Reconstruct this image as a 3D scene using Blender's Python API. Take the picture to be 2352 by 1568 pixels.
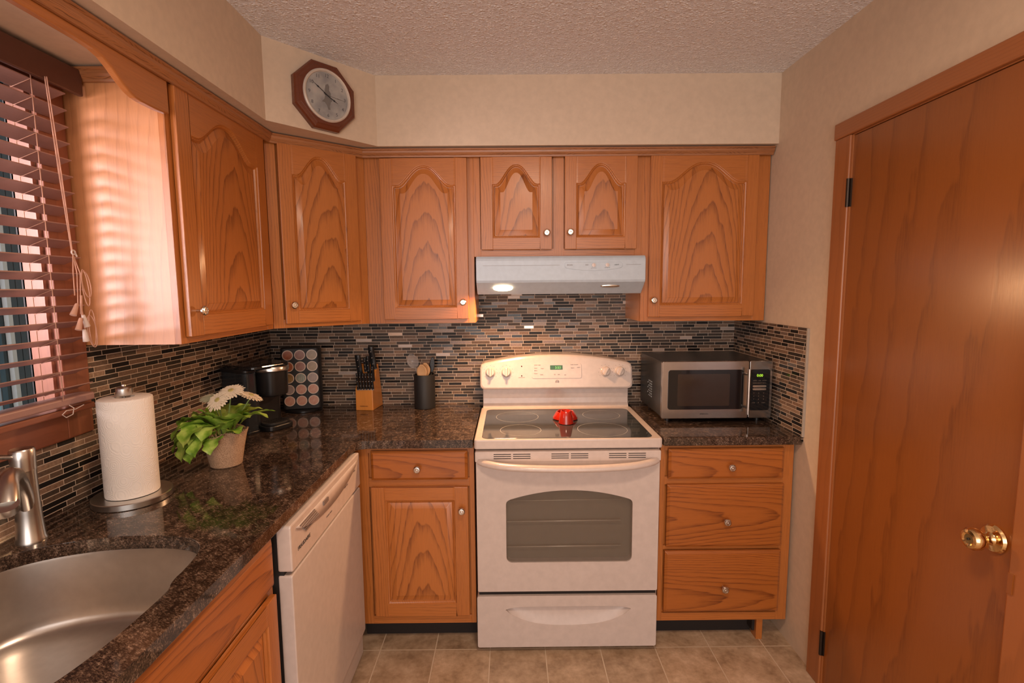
import bpy, bmesh, math, random
from mathutils import Vector, Matrix
random.seed(7)
PI = math.pi
S = bpy.context.scene
for o in list(bpy.data.objects): bpy.data.objects.remove(o)
COL = S.collection

# ------------------------------------------------------------------ camera, world, lights, exposure
CAM = Vector((1.2599, -2.6443, 1.5191)); pitch, yaw, roll, FPX = -.1042, .0039, -.0081, 1162.6
F = Vector((math.sin(yaw)*math.cos(pitch), math.cos(yaw)*math.cos(pitch), math.sin(pitch)))
R0_ = Vector((math.cos(yaw), -math.sin(yaw), 0)); U0 = R0_.cross(F)
Rv = R0_*math.cos(roll) + U0*math.sin(roll); Uv = -R0_*math.sin(roll) + U0*math.cos(roll)
cd = bpy.data.cameras.new('camera'); cam = bpy.data.objects.new('camera', cd); COL.objects.link(cam)
cd.sensor_width = 36; cd.lens = FPX*36/2352; cd.clip_start = .01
cam.matrix_world = Matrix(((Rv.x, Uv.x, -F.x, CAM.x), (Rv.y, Uv.y, -F.y, CAM.y), (Rv.z, Uv.z, -F.z, CAM.z), (0, 0, 0, 1)))
S.camera = cam
S.view_settings.view_transform = 'Standard'; S.view_settings.look = 'None'
S.view_settings.exposure = 0.0; S.view_settings.gamma = 1; S.view_settings.use_curve_mapping = False
w = bpy.data.worlds.new('sky'); S.world = w; w.use_nodes = True
w.node_tree.nodes['Background'].inputs[0].default_value = (.86, .92, 1, 1)
w.node_tree.nodes['Background'].inputs[1].default_value = 1.2

def area(name, loc, target, size, size_y, power, color, spread=180):
    l = bpy.data.lights.new(name, 'AREA'); l.shape = 'RECTANGLE'; l.size = size; l.size_y = size_y
    l.energy = power; l.color = color; l.spread = math.radians(spread)
    o = bpy.data.objects.new(name, l); COL.objects.link(o); o.location = loc
    o.rotation_euler = (Vector(target)-Vector(loc)).to_track_quat('-Z', 'Y').to_euler()
    return o
# fill light added behind the camera, at an invented opening in the rear wall
area('rear_fill', (1.3, -4.75, 1.35), (1.3, 0, 1.25), 2.3, 2.0, 46, (1, .82, .71))
# daylight through the kitchen window over the sink
area('window_daylight', (-.50, -2.30, 1.72), (.25, -1.2, 1.6), .5, .8, 9, (1, .79, .80), 74)
# ceiling lamp of the room
l = bpy.data.lights.new('ceiling_light_bulb', 'AREA'); l.shape = 'DISK'; l.size = .3; l.energy = 17; l.color = (1, .70, .50)
o = bpy.data.objects.new('ceiling_light_bulb', l); COL.objects.link(o); o.location = (1.45, -2.05, 2.33)
# bulb of the range hood
l = bpy.data.lights.new('hood_bulb', 'AREA'); l.shape = 'RECTANGLE'; l.size = .11; l.size_y = .05; l.energy = 10; l.color = (1, .54, .26)
o = bpy.data.objects.new('hood_bulb', l); COL.objects.link(o); o.location = (1.230, -.356, 1.509); o.rotation_euler = (-math.radians(26), 0, 0)

# ------------------------------------------------------------------ helpers
def rgb(c): return (c[0], c[1], c[2], 1)
def srgb(r, g, b):
    f = lambda v: (v/255/12.92) if v/255 <= .04045 else ((v/255+.055)/1.055)**2.4
    return (f(r), f(g), f(b))
MATS = {}
class NT:
    def __init__(s, name):
        s.m = bpy.data.materials.new(name); s.m.use_nodes = True; s.t = s.m.node_tree; s.n = s.t.nodes
        s.b = s.n['Principled BSDF']; MATS[name] = s.m
    def add(s, typ, **kw):
        n = s.n.new(typ)
        for k, v in kw.items():
            if k.startswith('i_'):
                key = k[2:]; key = int(key) if key.isdigit() else key
                n.inputs[key].default_value = v
            else: setattr(n, k, v)
        return n
    def link(s, a, b): s.t.links.new(a, b)
    def math(s, op, a, b=None, c=None):
        n = s.n.new('ShaderNodeMath'); n.operation = op
        for i, v in enumerate((a, b, c)):
            if v is None: continue
            if isinstance(v, (int, float)): n.inputs[i].default_value = v
            else: s.link(v, n.inputs[i])
        return n.outputs[0]
    def ramp(s, fac, stops, interp='LINEAR'):
        n = s.n.new('ShaderNodeValToRGB'); n.color_ramp.interpolation = interp
        el = n.color_ramp.elements
        while len(el) < len(stops): el.new(.5)
        for e, (p, c) in zip(el, stops): e.position = p; e.color = rgb(c)
        s.link(fac, n.inputs[0]); return n.outputs[0]
    def mixc(s, fac, a, b, mode='MIX'):
        n = s.n.new('ShaderNodeMix'); n.data_type = 'RGBA'; n.blend_type = mode
        for k, v in ((0, fac), (6, a), (7, b)):
            if isinstance(v, (int, float)): n.inputs[k].default_value = v
            elif isinstance(v, tuple): n.inputs[k].default_value = rgb(v)
            else: s.link(v, n.inputs[k])
        return n.outputs[2]
    def noise(s, vec, scale, detail=3, rough=.5):
        n = s.add('ShaderNodeTexNoise'); n.inputs['Scale'].default_value = scale
        n.inputs['Detail'].default_value = detail; n.inputs['Roughness'].default_value = rough
        s.link(vec, n.inputs['Vector']); return n.outputs['Fac']
    def coord(s, out='Object', scale=(1, 1, 1), loc=(0, 0, 0)):
        t = s.add('ShaderNodeTexCoord'); mp = s.add('ShaderNodeMapping')
        mp.inputs['Scale'].default_value = scale; mp.inputs['Location'].default_value = loc
        s.link(t.outputs[out], mp.inputs[0]); return mp.outputs[0]
    def bump(s, h, strength, dist=.001):
        n = s.add('ShaderNodeBump'); n.inputs['Strength'].default_value = strength; n.inputs['Distance'].default_value = dist
        s.link(h, n.inputs['Height']); s.link(n.outputs[0], s.b.inputs['Normal'])
def plain(name, col, rough=.5, metal=0, bump=None, **kw):
    t = NT(name); t.b.inputs['Roughness'].default_value = rough; t.b.inputs['Metallic'].default_value = metal
    c = t.coord('Object'); n = t.noise(c, 40, 3)
    cc = t.ramp(n, [(.3, tuple(v*.95 for v in col)), (.7, tuple(min(1, v*1.04) for v in col))])
    t.link(cc, t.b.inputs['Base Color'])
    for k, v in kw.items(): t.b.inputs[k.replace('_', ' ')].default_value = v
    if bump: t.bump(t.noise(c, bump[0], 2), bump[1], bump[2] if len(bump) > 2 else .001)
    return t.m
def oak(name, axis='Z', off=0., light=(.415, .138, .029), dark=(.135, .031, .005), A=200, B=7.5, rough=.32, contrast=1., grain=1.):
    t = NT(name); t.b.inputs['Roughness'].default_value = rough
    t.b.inputs['Coat Weight'].default_value = .25; t.b.inputs['Coat Roughness'].default_value = .22
    tc = t.add('ShaderNodeTexCoord'); sp = t.add('ShaderNodeSeparateXYZ'); t.link(tc.outputs['Object'], sp.inputs[0])
    oi = t.add('ShaderNodeObjectInfo'); rnd = oi.outputs['Random']
    x, y, z = sp.outputs
    a, v = (x, z) if axis == 'Z' else (z, x)
    if axis == 'Y': a, v = z, y; y = x
    u = t.math('ADD', t.math('ADD', a, t.math('MULTIPLY', y, .8)), off)
    v = t.math('ADD', v, t.math('MULTIPLY', rnd, 5.))
    cb = t.add('ShaderNodeCombineXYZ'); t.link(u, cb.inputs[0]); t.link(v, cb.inputs[2]); t.link(t.math('MULTIPLY', rnd, 9.), cb.inputs[1])
    def sc(sx, sz):
        m = t.add('ShaderNodeMapping'); m.inputs['Scale'].default_value = (sx, 1, sz); t.link(cb.outputs[0], m.inputs[0]); return m.outputs[0]
    wob = t.math('SUBTRACT', t.noise(sc(6, 2.2), 1, 3), .5)
    u2 = t.math('ADD', u, t.math('MULTIPLY', wob, .05))
    ph = t.math('ADD', t.math('MULTIPLY', t.math('MULTIPLY', u2, u2), A), t.math('MULTIPLY', v, B))
    ph = t.math('ADD', ph, t.math('MULTIPLY', t.noise(sc(25, 4), 1, 2), .9))
    fr = t.math('FRACT', ph)
    line = t.ramp(fr, [(0, (0, 0, 0)), (.52, (.06, .06, .06)), (.84, (.7, .7, .7)), (.94, (1, 1, 1)), (1, (0, 0, 0))])
    pores = t.math('GREATER_THAN', t.noise(sc(900, 22), 1, 2, .6), .56)
    fine = t.noise(sc(260, 9), 1, 3, .6)
    tone = t.noise(sc(9, 1.3), 1, 2)
    f = t.math('MULTIPLY', line, t.math('ADD', t.math('MULTIPLY', fine, .9), .2))
    f = t.math('ADD', t.math('MULTIPLY', f, .85*contrast), t.math('MULTIPLY', t.math('SUBTRACT', fine, .4), .55*grain))
    f = t.math('ADD', f, t.math('MULTIPLY', t.math('SUBTRACT', tone, .5), .45))
    f = t.math('ADD', f, t.math('MULTIPLY', pores, .16*grain))
    c = t.ramp(f, [(0, tuple(q*1.12 for q in light)), (.25, light), (.95, dark)])
    t.link(c, t.b.inputs['Base Color'])
    t.bump(t.math('SUBTRACT', 1., f), .18, .0006)
    return t.m

# oak, vertical and horizontal, straight and cathedral
oakV = oak('oak_vertical', 'Z', .55, A=120, B=1.5, contrast=.7)
oakH = oak('oak_horizontal', 'X', .45, A=90, B=1.5, contrast=.7)
oakP = oak('oak_cathedral_panel', 'Z', 0)
oakD = oak('oak_cathedral_drawer', 'X', .02, A=330, B=4.5, light=(.36, .108, .018), dark=(.12, .025, .004))
oakY = oak('oak_trim_dark', 'Z', .6, light=(.36, .15, .05), dark=(.14, .045, .014), A=90, B=2)
oakYd = oak('oak_trim_along', 'X', .6, light=(.36, .145, .055), dark=(.08, .026, .009), A=150, B=6, contrast=1.2)
oakBr = oak('oak_trim_side', 'Y', .5, light=(.38, .16, .055), dark=(.13, .045, .014), A=150, B=6, contrast=1.3)
oakVal = oak('oak_valance', 'Y', .5, light=(.40, .14, .038), dark=(.18, .05, .012), A=150, B=3, contrast=.8)
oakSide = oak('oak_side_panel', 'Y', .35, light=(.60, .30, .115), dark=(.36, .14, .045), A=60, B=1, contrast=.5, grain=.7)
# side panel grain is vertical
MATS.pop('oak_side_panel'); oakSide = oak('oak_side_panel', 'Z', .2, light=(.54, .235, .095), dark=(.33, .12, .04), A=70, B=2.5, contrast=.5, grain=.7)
doorW = oak('lauan_door_wood', 'Z', .35, light=(.235, .070, .0115), dark=(.072, .016, .0025), A=14, B=1.0, rough=.27, contrast=.6, grain=.55)
casW = oak('stained_casing_wood', 'Z', .5, light=(.30, .10, .028), dark=(.15, .045, .012), A=20, B=1, rough=.35, contrast=.5, grain=.4)
casY = oak('stained_casing_wood_lengthwise', 'Y', .5, light=(.30, .10, .028), dark=(.15, .045, .012), A=20, B=1, rough=.35, contrast=.5, grain=.4)
winW = oak('window_casing_wood', 'Z', .5, light=(.23, .072, .035), dark=(.12, .034, .016), A=20, B=1, rough=.4, contrast=.5, grain=.4)
winY = oak('window_casing_wood_lengthwise', 'Y', .5, light=(.23, .072, .035), dark=(.12, .034, .016), A=20, B=1, rough=.4, contrast=.5, grain=.4)
bambooW = oak('knife_block_wood', 'Z', .3, light=(.66, .25, .05), dark=(.46, .14, .022), A=30, B=1, contrast=.3, grain=.6)
spoonW = plain('pale_wood', (.62, .36, .17), .5)
clockW = oak('clock_frame_wood', 'X', .4, light=(.12, .030, .012), dark=(.06, .013, .005), A=30, B=2, rough=.25, contrast=.5, grain=.4)

wallM = plain('cream_wall_paint', (.64, .505, .375), .75, bump=(260, .15, .0006))
soffM = wallM
def mk_ceiling():
    t = NT('popcorn_ceiling'); t.b.inputs['Roughness'].default_value = .95
    c = t.coord('Object'); v = t.add('ShaderNodeTexVoronoi'); v.inputs['Scale'].default_value = 105; t.link(c, v.inputs['Vector'])
    n = t.noise(c, 48, 4, .65)
    h = t.math('ADD', t.math('MULTIPLY', t.math('SUBTRACT', .6, v.outputs['Distance']), t.math('GREATER_THAN', n, .5)), n)
    cc = t.ramp(t.math('ADD', n, t.math('MULTIPLY', t.math('LESS_THAN', v.outputs['Distance'], .28), .16)), [(.36, (.70, .69, .71)), (.60, (.86, .86, .88)), (.74, (.97, .97, .97))]); t.link(cc, t.b.inputs['Base Color'])
    t.bump(h, .9, .007); return t.m
ceilM = mk_ceiling()
def mk_floor():
    t = NT('stone_look_floor_tile'); t.b.inputs['Roughness'].default_value = .38
    tc = t.coord('Object')
    b = t.add('ShaderNodeTexBrick'); b.offset = 0; b.offset_frequency = 2; b.squash = 1
    mp = t.add('ShaderNodeMapping'); mp.inputs['Location'].default_value = (-.70+.2325, .645, 0); t.link(tc, mp.inputs[0]); t.link(mp.outputs[0], b.inputs['Vector'])
    for k, v in (('Scale', 1), ('Mortar Size', .0026), ('Mortar Smooth', .3), ('Brick Width', .2325), ('Row Height', .2325), ('Bias', 0)): b.inputs[k].default_value = v
    b.inputs['Color1'].default_value = (.85, .85, .85, 1); b.inputs['Color2'].default_value = (1.1, 1.1, 1.1, 1); b.inputs['Mortar'].default_value = (1, 1, 1, 1)
    n = t.noise(tc, 9, 6, .62); n2 = t.noise(tc, 45, 4, .6)
    f = t.math('ADD', t.math('MULTIPLY', n, .7), t.math('MULTIPLY', n2, .3))
    base = t.ramp(f, [(.32, (.26, .17, .10)), (.46, (.44, .31, .195)), (.56, (.55, .40, .265)), (.68, (.70, .54, .38))])
    base = t.mixc(1., base, b.outputs['Color'], 'MULTIPLY')
    base = t.mixc(b.outputs['Fac'], base, (.68, .55, .40)); t.link(base, t.b.inputs['Base Color'])
    t.bump(t.math('SUBTRACT', 1., b.outputs['Fac']), .4, .001); return t.m
floorM = mk_floor()
def mk_tile(name, axis):
    """strip mosaic: rows 15.6 mm, strips of random length, mixed stone and glass"""
    t = NT(name); tc = t.add('ShaderNodeTexCoord'); sp = t.add('ShaderNodeSeparateXYZ'); t.link(tc.outputs['Object'], sp.inputs[0])
    x = sp.outputs[0 if axis == 'X' else 1]; z = sp.outputs[2]
    rz = t.math('DIVIDE', z, .0156); row = t.math('FLOOR', rz); fz = t.math('FRACT', rz)
    wn = t.add('ShaderNodeTexWhiteNoise', noise_dimensions='1D'); t.link(row, wn.inputs['W'])
    scale = t.math('ADD', 8.5, t.math('MULTIPLY', wn.outputs['Value'], 11.))
    wv = t.math('ADD', t.math('MULTIPLY', x, scale), t.math('MULTIPLY', row, 37.37))
    v1 = t.add('ShaderNodeTexVoronoi', voronoi_dimensions='1D'); v1.inputs['Scale'].default_value = 1; v1.inputs['Randomness'].default_value = .75; t.link(wv, v1.inputs['W'])
    v2 = t.add('ShaderNodeTexVoronoi', voronoi_dimensions='1D', feature='DISTANCE_TO_EDGE'); v2.inputs['Scale'].default_value = 1; v2.inputs['Randomness'].default_value = .75; t.link(wv, v2.inputs['W'])
    sc = t.add('ShaderNodeSeparateColor'); t.link(v1.outputs['Color'], sc.inputs[0])
    r, g, b = sc.outputs
    ex = t.math('LESS_THAN', t.math('DIVIDE', v2.outputs['Distance'], scale), .0010)
    ez = t.math('ADD', t.math('LESS_THAN', fz, .065), t.math('GREATER_THAN', fz, .935))
    gr = t.math('MINIMUM', t.math('ADD', ex, ez), 1.)
    tex = tc.outputs['Object']
    n = t.noise(tex, 130, 4, .7)
    col = t.ramp(r, [(0, (.012, .010, .009)), (.17, (.032, .025, .020)), (.32, (.065, .046, .034)), (.48, (.13, .086, .060)), (.62, (.19, .125, .086)), (.74, (.10, .076, .058)), (.86, (.25, .16, .11)), (.955, (.31, .21, .145))], 'CONSTANT')
    col = t.mixc(1., col, t.ramp(n, [(.3, (.72, .72, .72)), (.7, (1.25, 1.22, 1.2))]), 'MULTIPLY')
    metal = t.math('GREATER_THAN', g, .972)
    col = t.mixc(metal, col, (.45, .36, .31))
    col = t.mixc(gr, col, (.66, .53, .42)); t.link(col, t.b.inputs['Base Color'])
    rough = t.math('ADD', t.math('MULTIPLY', t.math('GREATER_THAN', b, .30), .34), .17)
    t.link(t.math('MAXIMUM', rough, t.math('MULTIPLY', gr, .7)), t.b.inputs['Roughness'])
    t.link(t.math('MULTIPLY', metal, t.math('SUBTRACT', 1., gr)), t.b.inputs['Metallic']); t.b.inputs['Specular IOR Level'].default_value = .35
    t.bump(t.math('SUBTRACT', t.math('ADD', 1., t.math('MULTIPLY', b, .25)), t.math('MULTIPLY', gr, 1.)), .5, .0012)
    return t.m
tileX = mk_tile('strip_mosaic_along_x', 'X'); tileY = mk_tile('strip_mosaic_along_y', 'Y')
def mk_granite():
    t = NT('dark_brown_granite'); t.b.inputs['Roughness'].default_value = .07; t.b.inputs['Specular IOR Level'].default_value = .6
    c = t.coord('Object', (1, 2.6, 2)); c2_ = t.add('ShaderNodeVectorRotate', rotation_type='Z_AXIS'); c2_.inputs['Angle'].default_value = .5; t.link(t.coord('Object'), c2_.inputs['Vector']); m2_ = t.add('ShaderNodeMapping'); m2_.inputs['Scale'].default_value = (1, 2.6, 2); t.link(c2_.outputs[0], m2_.inputs[0]); c = m2_.outputs[0]; a = t.noise(c, 120, 6, .8); d = t.noise(t.coord('Object', (1.6, 1, 1), (3, 1, 0)), 38, 4, .7); e = t.noise(t.coord('Object'), 6, 3)
    f = t.math('ADD', t.math('MULTIPLY', a, .7), t.math('ADD', t.math('MULTIPLY', d, .32), t.math('MULTIPLY', e, .14)))
    cc = t.ramp(f, [(.44, (.005, .004, .004)), (.525, (.019, .012, .009)), (.585, (.055, .034, .023)), (.645, (.135, .088, .062)), (.73, (.38, .28, .22))])
    t.link(cc, t.b.inputs['Base Color']); return t.m
graniteM = mk_granite()
whiteM = plain('white_enamel', (.62, .525, .475), .24, **{'Coat_Weight': .3, 'Coat_Roughness': .08})
whiteTx = plain('white_textured_enamel', (.575, .495, .455), .38, bump=(420, .25, .0006))
hoodM = plain('hood_sky_tint', (.47, .55, .62), .3)  # blue reflection of the sky is put into the white paint's colour
blackM = plain('black_plastic', (.012, .012, .013), .3)
blackGl = plain('black_gloss', (.008, .008, .009), .08)
matteBk = plain('matte_black', (.018, .017, .017), .55)
steel = plain('brushed_steel', (.62, .60, .57), .28, 1)
sinkM = plain('satin_stainless', (.60, .56, .52), .33, 1)
nickel = plain('satin_nickel', (.68, .62, .55), .22, 1)
brass = plain('polished_brass', (.80, .56, .27), .13, 1, bump=(60, .25, .002))
bronze = plain('dark_bronze_hinge', (.05, .038, .03), .35, .8)
redM = plain('red_glaze', (.44, .020, .010), .12, **{'Coat_Weight': .5})
greyRing = plain('burner_ring_print', (.42, .42, .41), .3)
glassTop = plain('ceramic_glass_top', (.035, .04, .042), .06, **{'Specular_IOR_Level': .8})
shadowM = plain('gap_shade', (.015, .01, .008), .8)  # near-black colour paints the shade of gaps and toe kicks
ventM = plain('dark_vent_slot', (.02, .015, .014), .7)
grayMk = plain('grey_print', (.20, .15, .13), .6)
blackMk = plain('black_print', (.02, .018, .016), .6)
burntMk = plain('burnt_print', (.09, .012, .004), .6)
slatM = plain('blind_slat_faux_wood', (.32, .18, .155), .38)
cordM = plain('blind_cord', (.55, .30, .21), .8)
cordW = plain('pale_cord', (.62, .50, .44), .8)
burlap = None
def mk_burlap():
    t = NT('burlap'); t.b.inputs['Roughness'].default_value = .9
    c = t.coord('Object'); n = t.noise(c, 420, 2); n2 = t.noise(c, 30, 3)
    t.link(t.ramp(n, [(.3, (.26, .15, .085)), (.7, (.60, .40, .26))]), t.b.inputs['Base Color']); t.bump(n, .7, .0015); return t.m
burlap = mk_burlap()
def mk_leaf():
    t = NT('leaf_green'); t.b.inputs['Roughness'].default_value = .4
    n = t.noise(t.coord('Object'), 28, 3)
    t.link(t.ramp(n, [(.3, (.09, .20, .015)), (.48, (.25, .42, .05)), (.66, (.50, .62, .14))]), t.b.inputs['Base Color']); t.bump(n, .4, .003); return t.m
leafM = mk_leaf()
stemM = plain('stem_green', (.20, .30, .10), .5)
petalM = plain('white_petal', (.78, .68, .52), .6)
discM = plain('flower_centre', (.42, .36, .13), .8)
paperM = None
def mk_paper():
    t = NT('embossed_paper'); t.b.inputs['Roughness'].default_value = .92; t.b.inputs['Base Color'].default_value = (.80, .74, .68, 1)
    c = t.coord('Object', (1, 1, .8)); wv = t.add('ShaderNodeTexVoronoi'); wv.inputs['Scale'].default_value = 30; wv.inputs['Randomness'].default_value = .9; t.link(c, wv.inputs['Vector'])
    h = t.math('SINE', t.math('MULTIPLY', t.math('ADD', wv.outputs['Distance'], t.math('MULTIPLY', t.noise(c, 14, 2), .25)), 52.)); t.bump(h, .22, .0012); return t.m
paperM = mk_paper()
def emis(name, col, strength):
    t = NT(name); t.b.inputs['Base Color'].default_value = rgb(col); t.b.inputs['Emission Color'].default_value = rgb(col); t.b.inputs['Emission Strength'].default_value = strength; return t.m
lampM = emis('lit_hood_lens', (1, .72, .42), 9.); lampC = emis('lit_ceiling_glass', (1, .8, .6), 2.)
greenM = emis('green_display_digits', (.25, .75, .20), .45); greenY = emis('yellow_green_digits', (.45, .85, .05), .9)
dispM = plain('green_display_window', (.03, .12, .03), .2)
def glassy(name, col, alpha, rough=.03):
    t = NT(name); t.b.inputs['Base Color'].default_value = rgb(col); t.b.inputs['Roughness'].default_value = rough; t.b.inputs['Alpha'].default_value = alpha; return t.m
paneM = glassy('window_glass', (.08, .14, .16), .08); ovenGl = glassy('oven_door_glass', (.12, .10, .075), .28, .12)
clearP = glassy('clear_plastic', (.55, .5, .47), .32, .1); resM = glassy('smoked_reservoir', (.03, .035, .04), .72, .12)
clkGl = glassy('clock_glass', (.9, .9, .9), .06)
ovenIn = plain('oven_cavity', (.34, .28, .22), .5)
dialM = None
def mk_dial():
    t = NT('clock_dial_print'); t.b.inputs['Roughness'].default_value = .5
    n = t.noise(t.coord('Object'), 14, 4)
    t.link(t.ramp(n, [(.35, (.25, .25, .25)), (.55, (.38, .37, .35)), (.7, (.46, .42, .38))]), t.b.inputs['Base Color']); return t.m
dialM = mk_dial()
numM = plain('clock_numeral', (.10, .10, .11), .5); birdM = plain('dial_figure_print', (.17, .16, .15), .6); handM = plain('clock_hand', (.02, .02, .025), .4)

class MB:
    """collects geometry with material slots"""
    def __init__(s): s.v = []; s.f = []; s.m = []; s.s = []
    def poly(s, pts, mi=0, sm=False):
        b = len(s.v); s.v += [tuple(p) for p in pts]; s.f.append(tuple(range(b, b+len(pts)))); s.m.append(mi); s.s.append(sm); return s
    def box(s, x0, x1, y0, y1, z0, z1, mi=0):
        b = len(s.v); s.v += [(x, y, z) for x in (x0, x1) for y in (y0, y1) for z in (z0, z1)]
        for q in ((0, 1, 3, 2), (4, 6, 7, 5), (0, 4, 5, 1), (2, 3, 7, 6), (0, 2, 6, 4), (1, 5, 7, 3)):
            s.f.append(tuple(b+i for i in q)); s.m.append(mi); s.s.append(False)
        return s
    def loft(s, loops, mi=0, cap0=True, cap1=True, closed=True, sm=True):
        n = len(loops[0]); b = len(s.v)
        for L in loops: s.v += [tuple(p) for p in L]
        for k in range(len(loops)-1):
            for i in range(n if closed else n-1):
                j = (i+1) % n
                s.f.append((b+k*n+i, b+k*n+j, b+(k+1)*n+j, b+(k+1)*n+i)); s.m.append(mi); s.s.append(sm)
        if cap0: s.f.append(tuple(b+i for i in range(n))[::-1]); s.m.append(mi); s.s.append(False)
        if cap1: s.f.append(tuple(b+(len(loops)-1)*n+i for i in range(n))); s.m.append(mi); s.s.append(False)
        return s
    def prism(s, pts, axis, a0, a1, mi=0, sm=False):
        def P(p, a): return {'x': (a, p[0], p[1]), 'y': (p[0], a, p[1]), 'z': (p[0], p[1], a)}[axis]
        return s.loft([[P(p, a0) for p in pts], [P(p, a1) for p in pts]], mi, sm=sm)
    def lathe(s, prof, n=32, c=(0, 0, 0), axis='z', mi=0, cap=True):
        L = []
        for r, h in prof:
            ring = []
            for i in range(n):
                a = 2*PI*i/n; p, q = r*math.cos(a), r*math.sin(a)
                ring.append({'z': (c[0]+p, c[1]+q, c[2]+h), 'y': (c[0]+p, c[1]+h, c[2]+q), 'x': (c[0]+h, c[1]+p, c[2]+q)}[axis])
            L.append(ring)
        return s.loft(L, mi, cap, cap)
    def tube(s, pts, r, n=8, mi=0, cap=True, flat=1.):
        pts = [Vector(p) for p in pts]; L = []; up = Vector((0, 0, 1))
        prev = None
        for i, p in enumerate(pts):
            d = (pts[min(i+1, len(pts)-1)]-pts[max(i-1, 0)]).normalized()
            if prev is None:
                a = d.cross(up if abs(d.z) < .9 else Vector((1, 0, 0))).normalized()
            else: a = (prev-d*prev.dot(d)).normalized()
            prev = a; b = d.cross(a); rr = r[i] if isinstance(r, (list, tuple)) else r
            L.append([p+a*rr*math.cos(2*PI*k/n)+b*rr*flat*math.sin(2*PI*k/n) for k in range(n)])
        return s.loft(L, mi, cap, cap)
    def ring(s, c, r0, r1, z, n=48, mi=0):
        b = len(s.v)
        for r in (r0, r1): s.v += [(c[0]+r*math.cos(2*PI*i/n), c[1]+r*math.sin(2*PI*i/n), z) for i in range(n)]
        for i in range(n):
            j = (i+1) % n; s.f.append((b+i, b+j, b+n+j, b+n+i)); s.m.append(mi); s.s.append(False)
        return s
    def xf(s, M):
        s.v = [tuple(M @ Vector(p)) for p in s.v]; return s
    def build(s, name, mats, parent=None, bevel=0, seg=2, org=(0, 0, 0), label=None, solid=0, subsurf=0):
        me = bpy.data.meshes.new(name); o_ = Vector(org)
        me.from_pydata([tuple(Vector(p)-o_) for p in s.v], [], s.f)
        if not isinstance(mats, (list, tuple)): mats = [mats]
        for m in mats: me.materials.append(m)
        for p, mi, sm in zip(me.polygons, s.m, s.s): p.material_index = mi; p.use_smooth = sm
        bm = bmesh.new(); bm.from_mesh(me); bmesh.ops.remove_doubles(bm, verts=bm.verts, dist=1e-6)
        bmesh.ops.recalc_face_normals(bm, faces=bm.faces)
        for e_ in bm.edges:
            if len(e_.link_faces) == 2 and e_.calc_face_angle(0) > .6: e_.smooth = False
        bm.to_mesh(me); bm.free(); me.update()
        o = bpy.data.objects.new(name, me); COL.objects.link(o); o.location = org
        if parent is not None: o.parent = parent
        if subsurf: md = o.modifiers.new('subdivision', 'SUBSURF'); md.levels = md.render_levels = subsurf
        if solid: md = o.modifiers.new('solidify', 'SOLIDIFY'); md.thickness = solid; md.offset = 0
        if bevel:
            md = o.modifiers.new('bevel', 'BEVEL'); md.width = bevel; md.segments = seg; md.limit_method = 'ANGLE'; md.angle_limit = math.radians(40); md.harden_normals = False
        if label: o['label'] = label
        return o
def thing(name, label, cat, loc=(0, 0, 0), rz=0, group=None):
    o = bpy.data.objects.new(name, None); COL.objects.link(o); o.empty_display_size = .05
    o.location = loc; o.rotation_euler = (0, 0, rz); o['label'] = label; o['category'] = cat
    if group: o['group'] = group
    return o
def tag(o, label, cat, group=None):
    o['label'] = label; o['category'] = cat
    if group: o['group'] = group
    return o
def struct(name, mb, m, **kw):
    o = mb.build(name, m, **kw); o['kind'] = 'structure'; return o
def rrect(x0, x1, z0, z1, r, n=6):
    P = []
    for cx, cz, a0 in ((x1-r, z1-r, 0), (x0+r, z1-r, PI/2), (x0+r, z0+r, PI), (x1-r, z0+r, 1.5*PI)):
        for k in range(n+1): a = a0+PI/2*k/n; P.append((cx+r*math.cos(a), cz+r*math.sin(a)))
    return P
def lettering(text, size, parent, m, M, name='lettering', ext=.0003, spacing=1., xs=1.):
    cu = bpy.data.curves.new('lettering_curve', 'FONT'); cu.body = text; cu.size = size; cu.extrude = ext; cu.align_x = 'CENTER'; cu.align_y = 'CENTER'; cu.space_character = spacing
    t = bpy.data.objects.new('lettering_tmp', cu); COL.objects.link(t); bpy.context.view_layer.update()
    me = bpy.data.meshes.new_from_object(t.evaluated_get(bpy.context.evaluated_depsgraph_get())); bpy.data.objects.remove(t)
    me.transform(Matrix.Diagonal((xs, 1, 1, 1))); me.transform(M); me.materials.clear(); me.materials.append(m)
    o = bpy.data.objects.new(name, me); COL.objects.link(o); o.parent = parent; return o
# text plane matrices: front faces -Y
def MF(x, y, z, tilt=0): return Matrix.Translation((x, y, z)) @ Matrix.Rotation(PI/2+tilt, 4, 'X')

# ------------------------------------------------------------------ main dimensions
W = 2.442; CH = 2.434; TOP = 2.14; BOT = 1.363; CT = .914; RX = 1.111; YR = -4.9; SY = -.36; SX = .371
WY0, WY1, WZ0, WZ1 = -2.12, -1.25, 1.20, 2.062   # window opening

# ------------------------------------------------------------------ room shell
struct('floor', MB().box(-.1, W+.1, YR, .1, -.05, 0), floorM)
struct('ceiling', MB().box(-.1, W+.1, YR, .1, CH, CH+.05), ceilM)
struct('wall_back', MB().box(-.1, W+.1, 0, .1, 0, CH), wallM)
struct('wall_left', MB().box(-.05, 0, YR, WY0, 0, CH).box(-.05, 0, WY1, 0, 0, CH).box(-.05, 0, WY0, WY1, 0, WZ0).box(-.05, 0, WY0, WY1, WZ1, CH), wallM)
DY0, DY1, DZ = -.866, -1.520, 2.03
struct('wall_right', MB().box(W, W+.12, DY0, 0, 0, CH).box(W, W+.12, YR, DY1, 0, CH).box(W, W+.12, DY1, DY0, DZ, CH), wallM)
struct('wall_rear', MB().box(0, .12, YR-.1, YR, 0, CH).box(W-.06, W, YR-.1, YR, 0, CH).box(.12, W-.06, YR-.1, YR, 2.36, CH), wallM)
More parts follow.
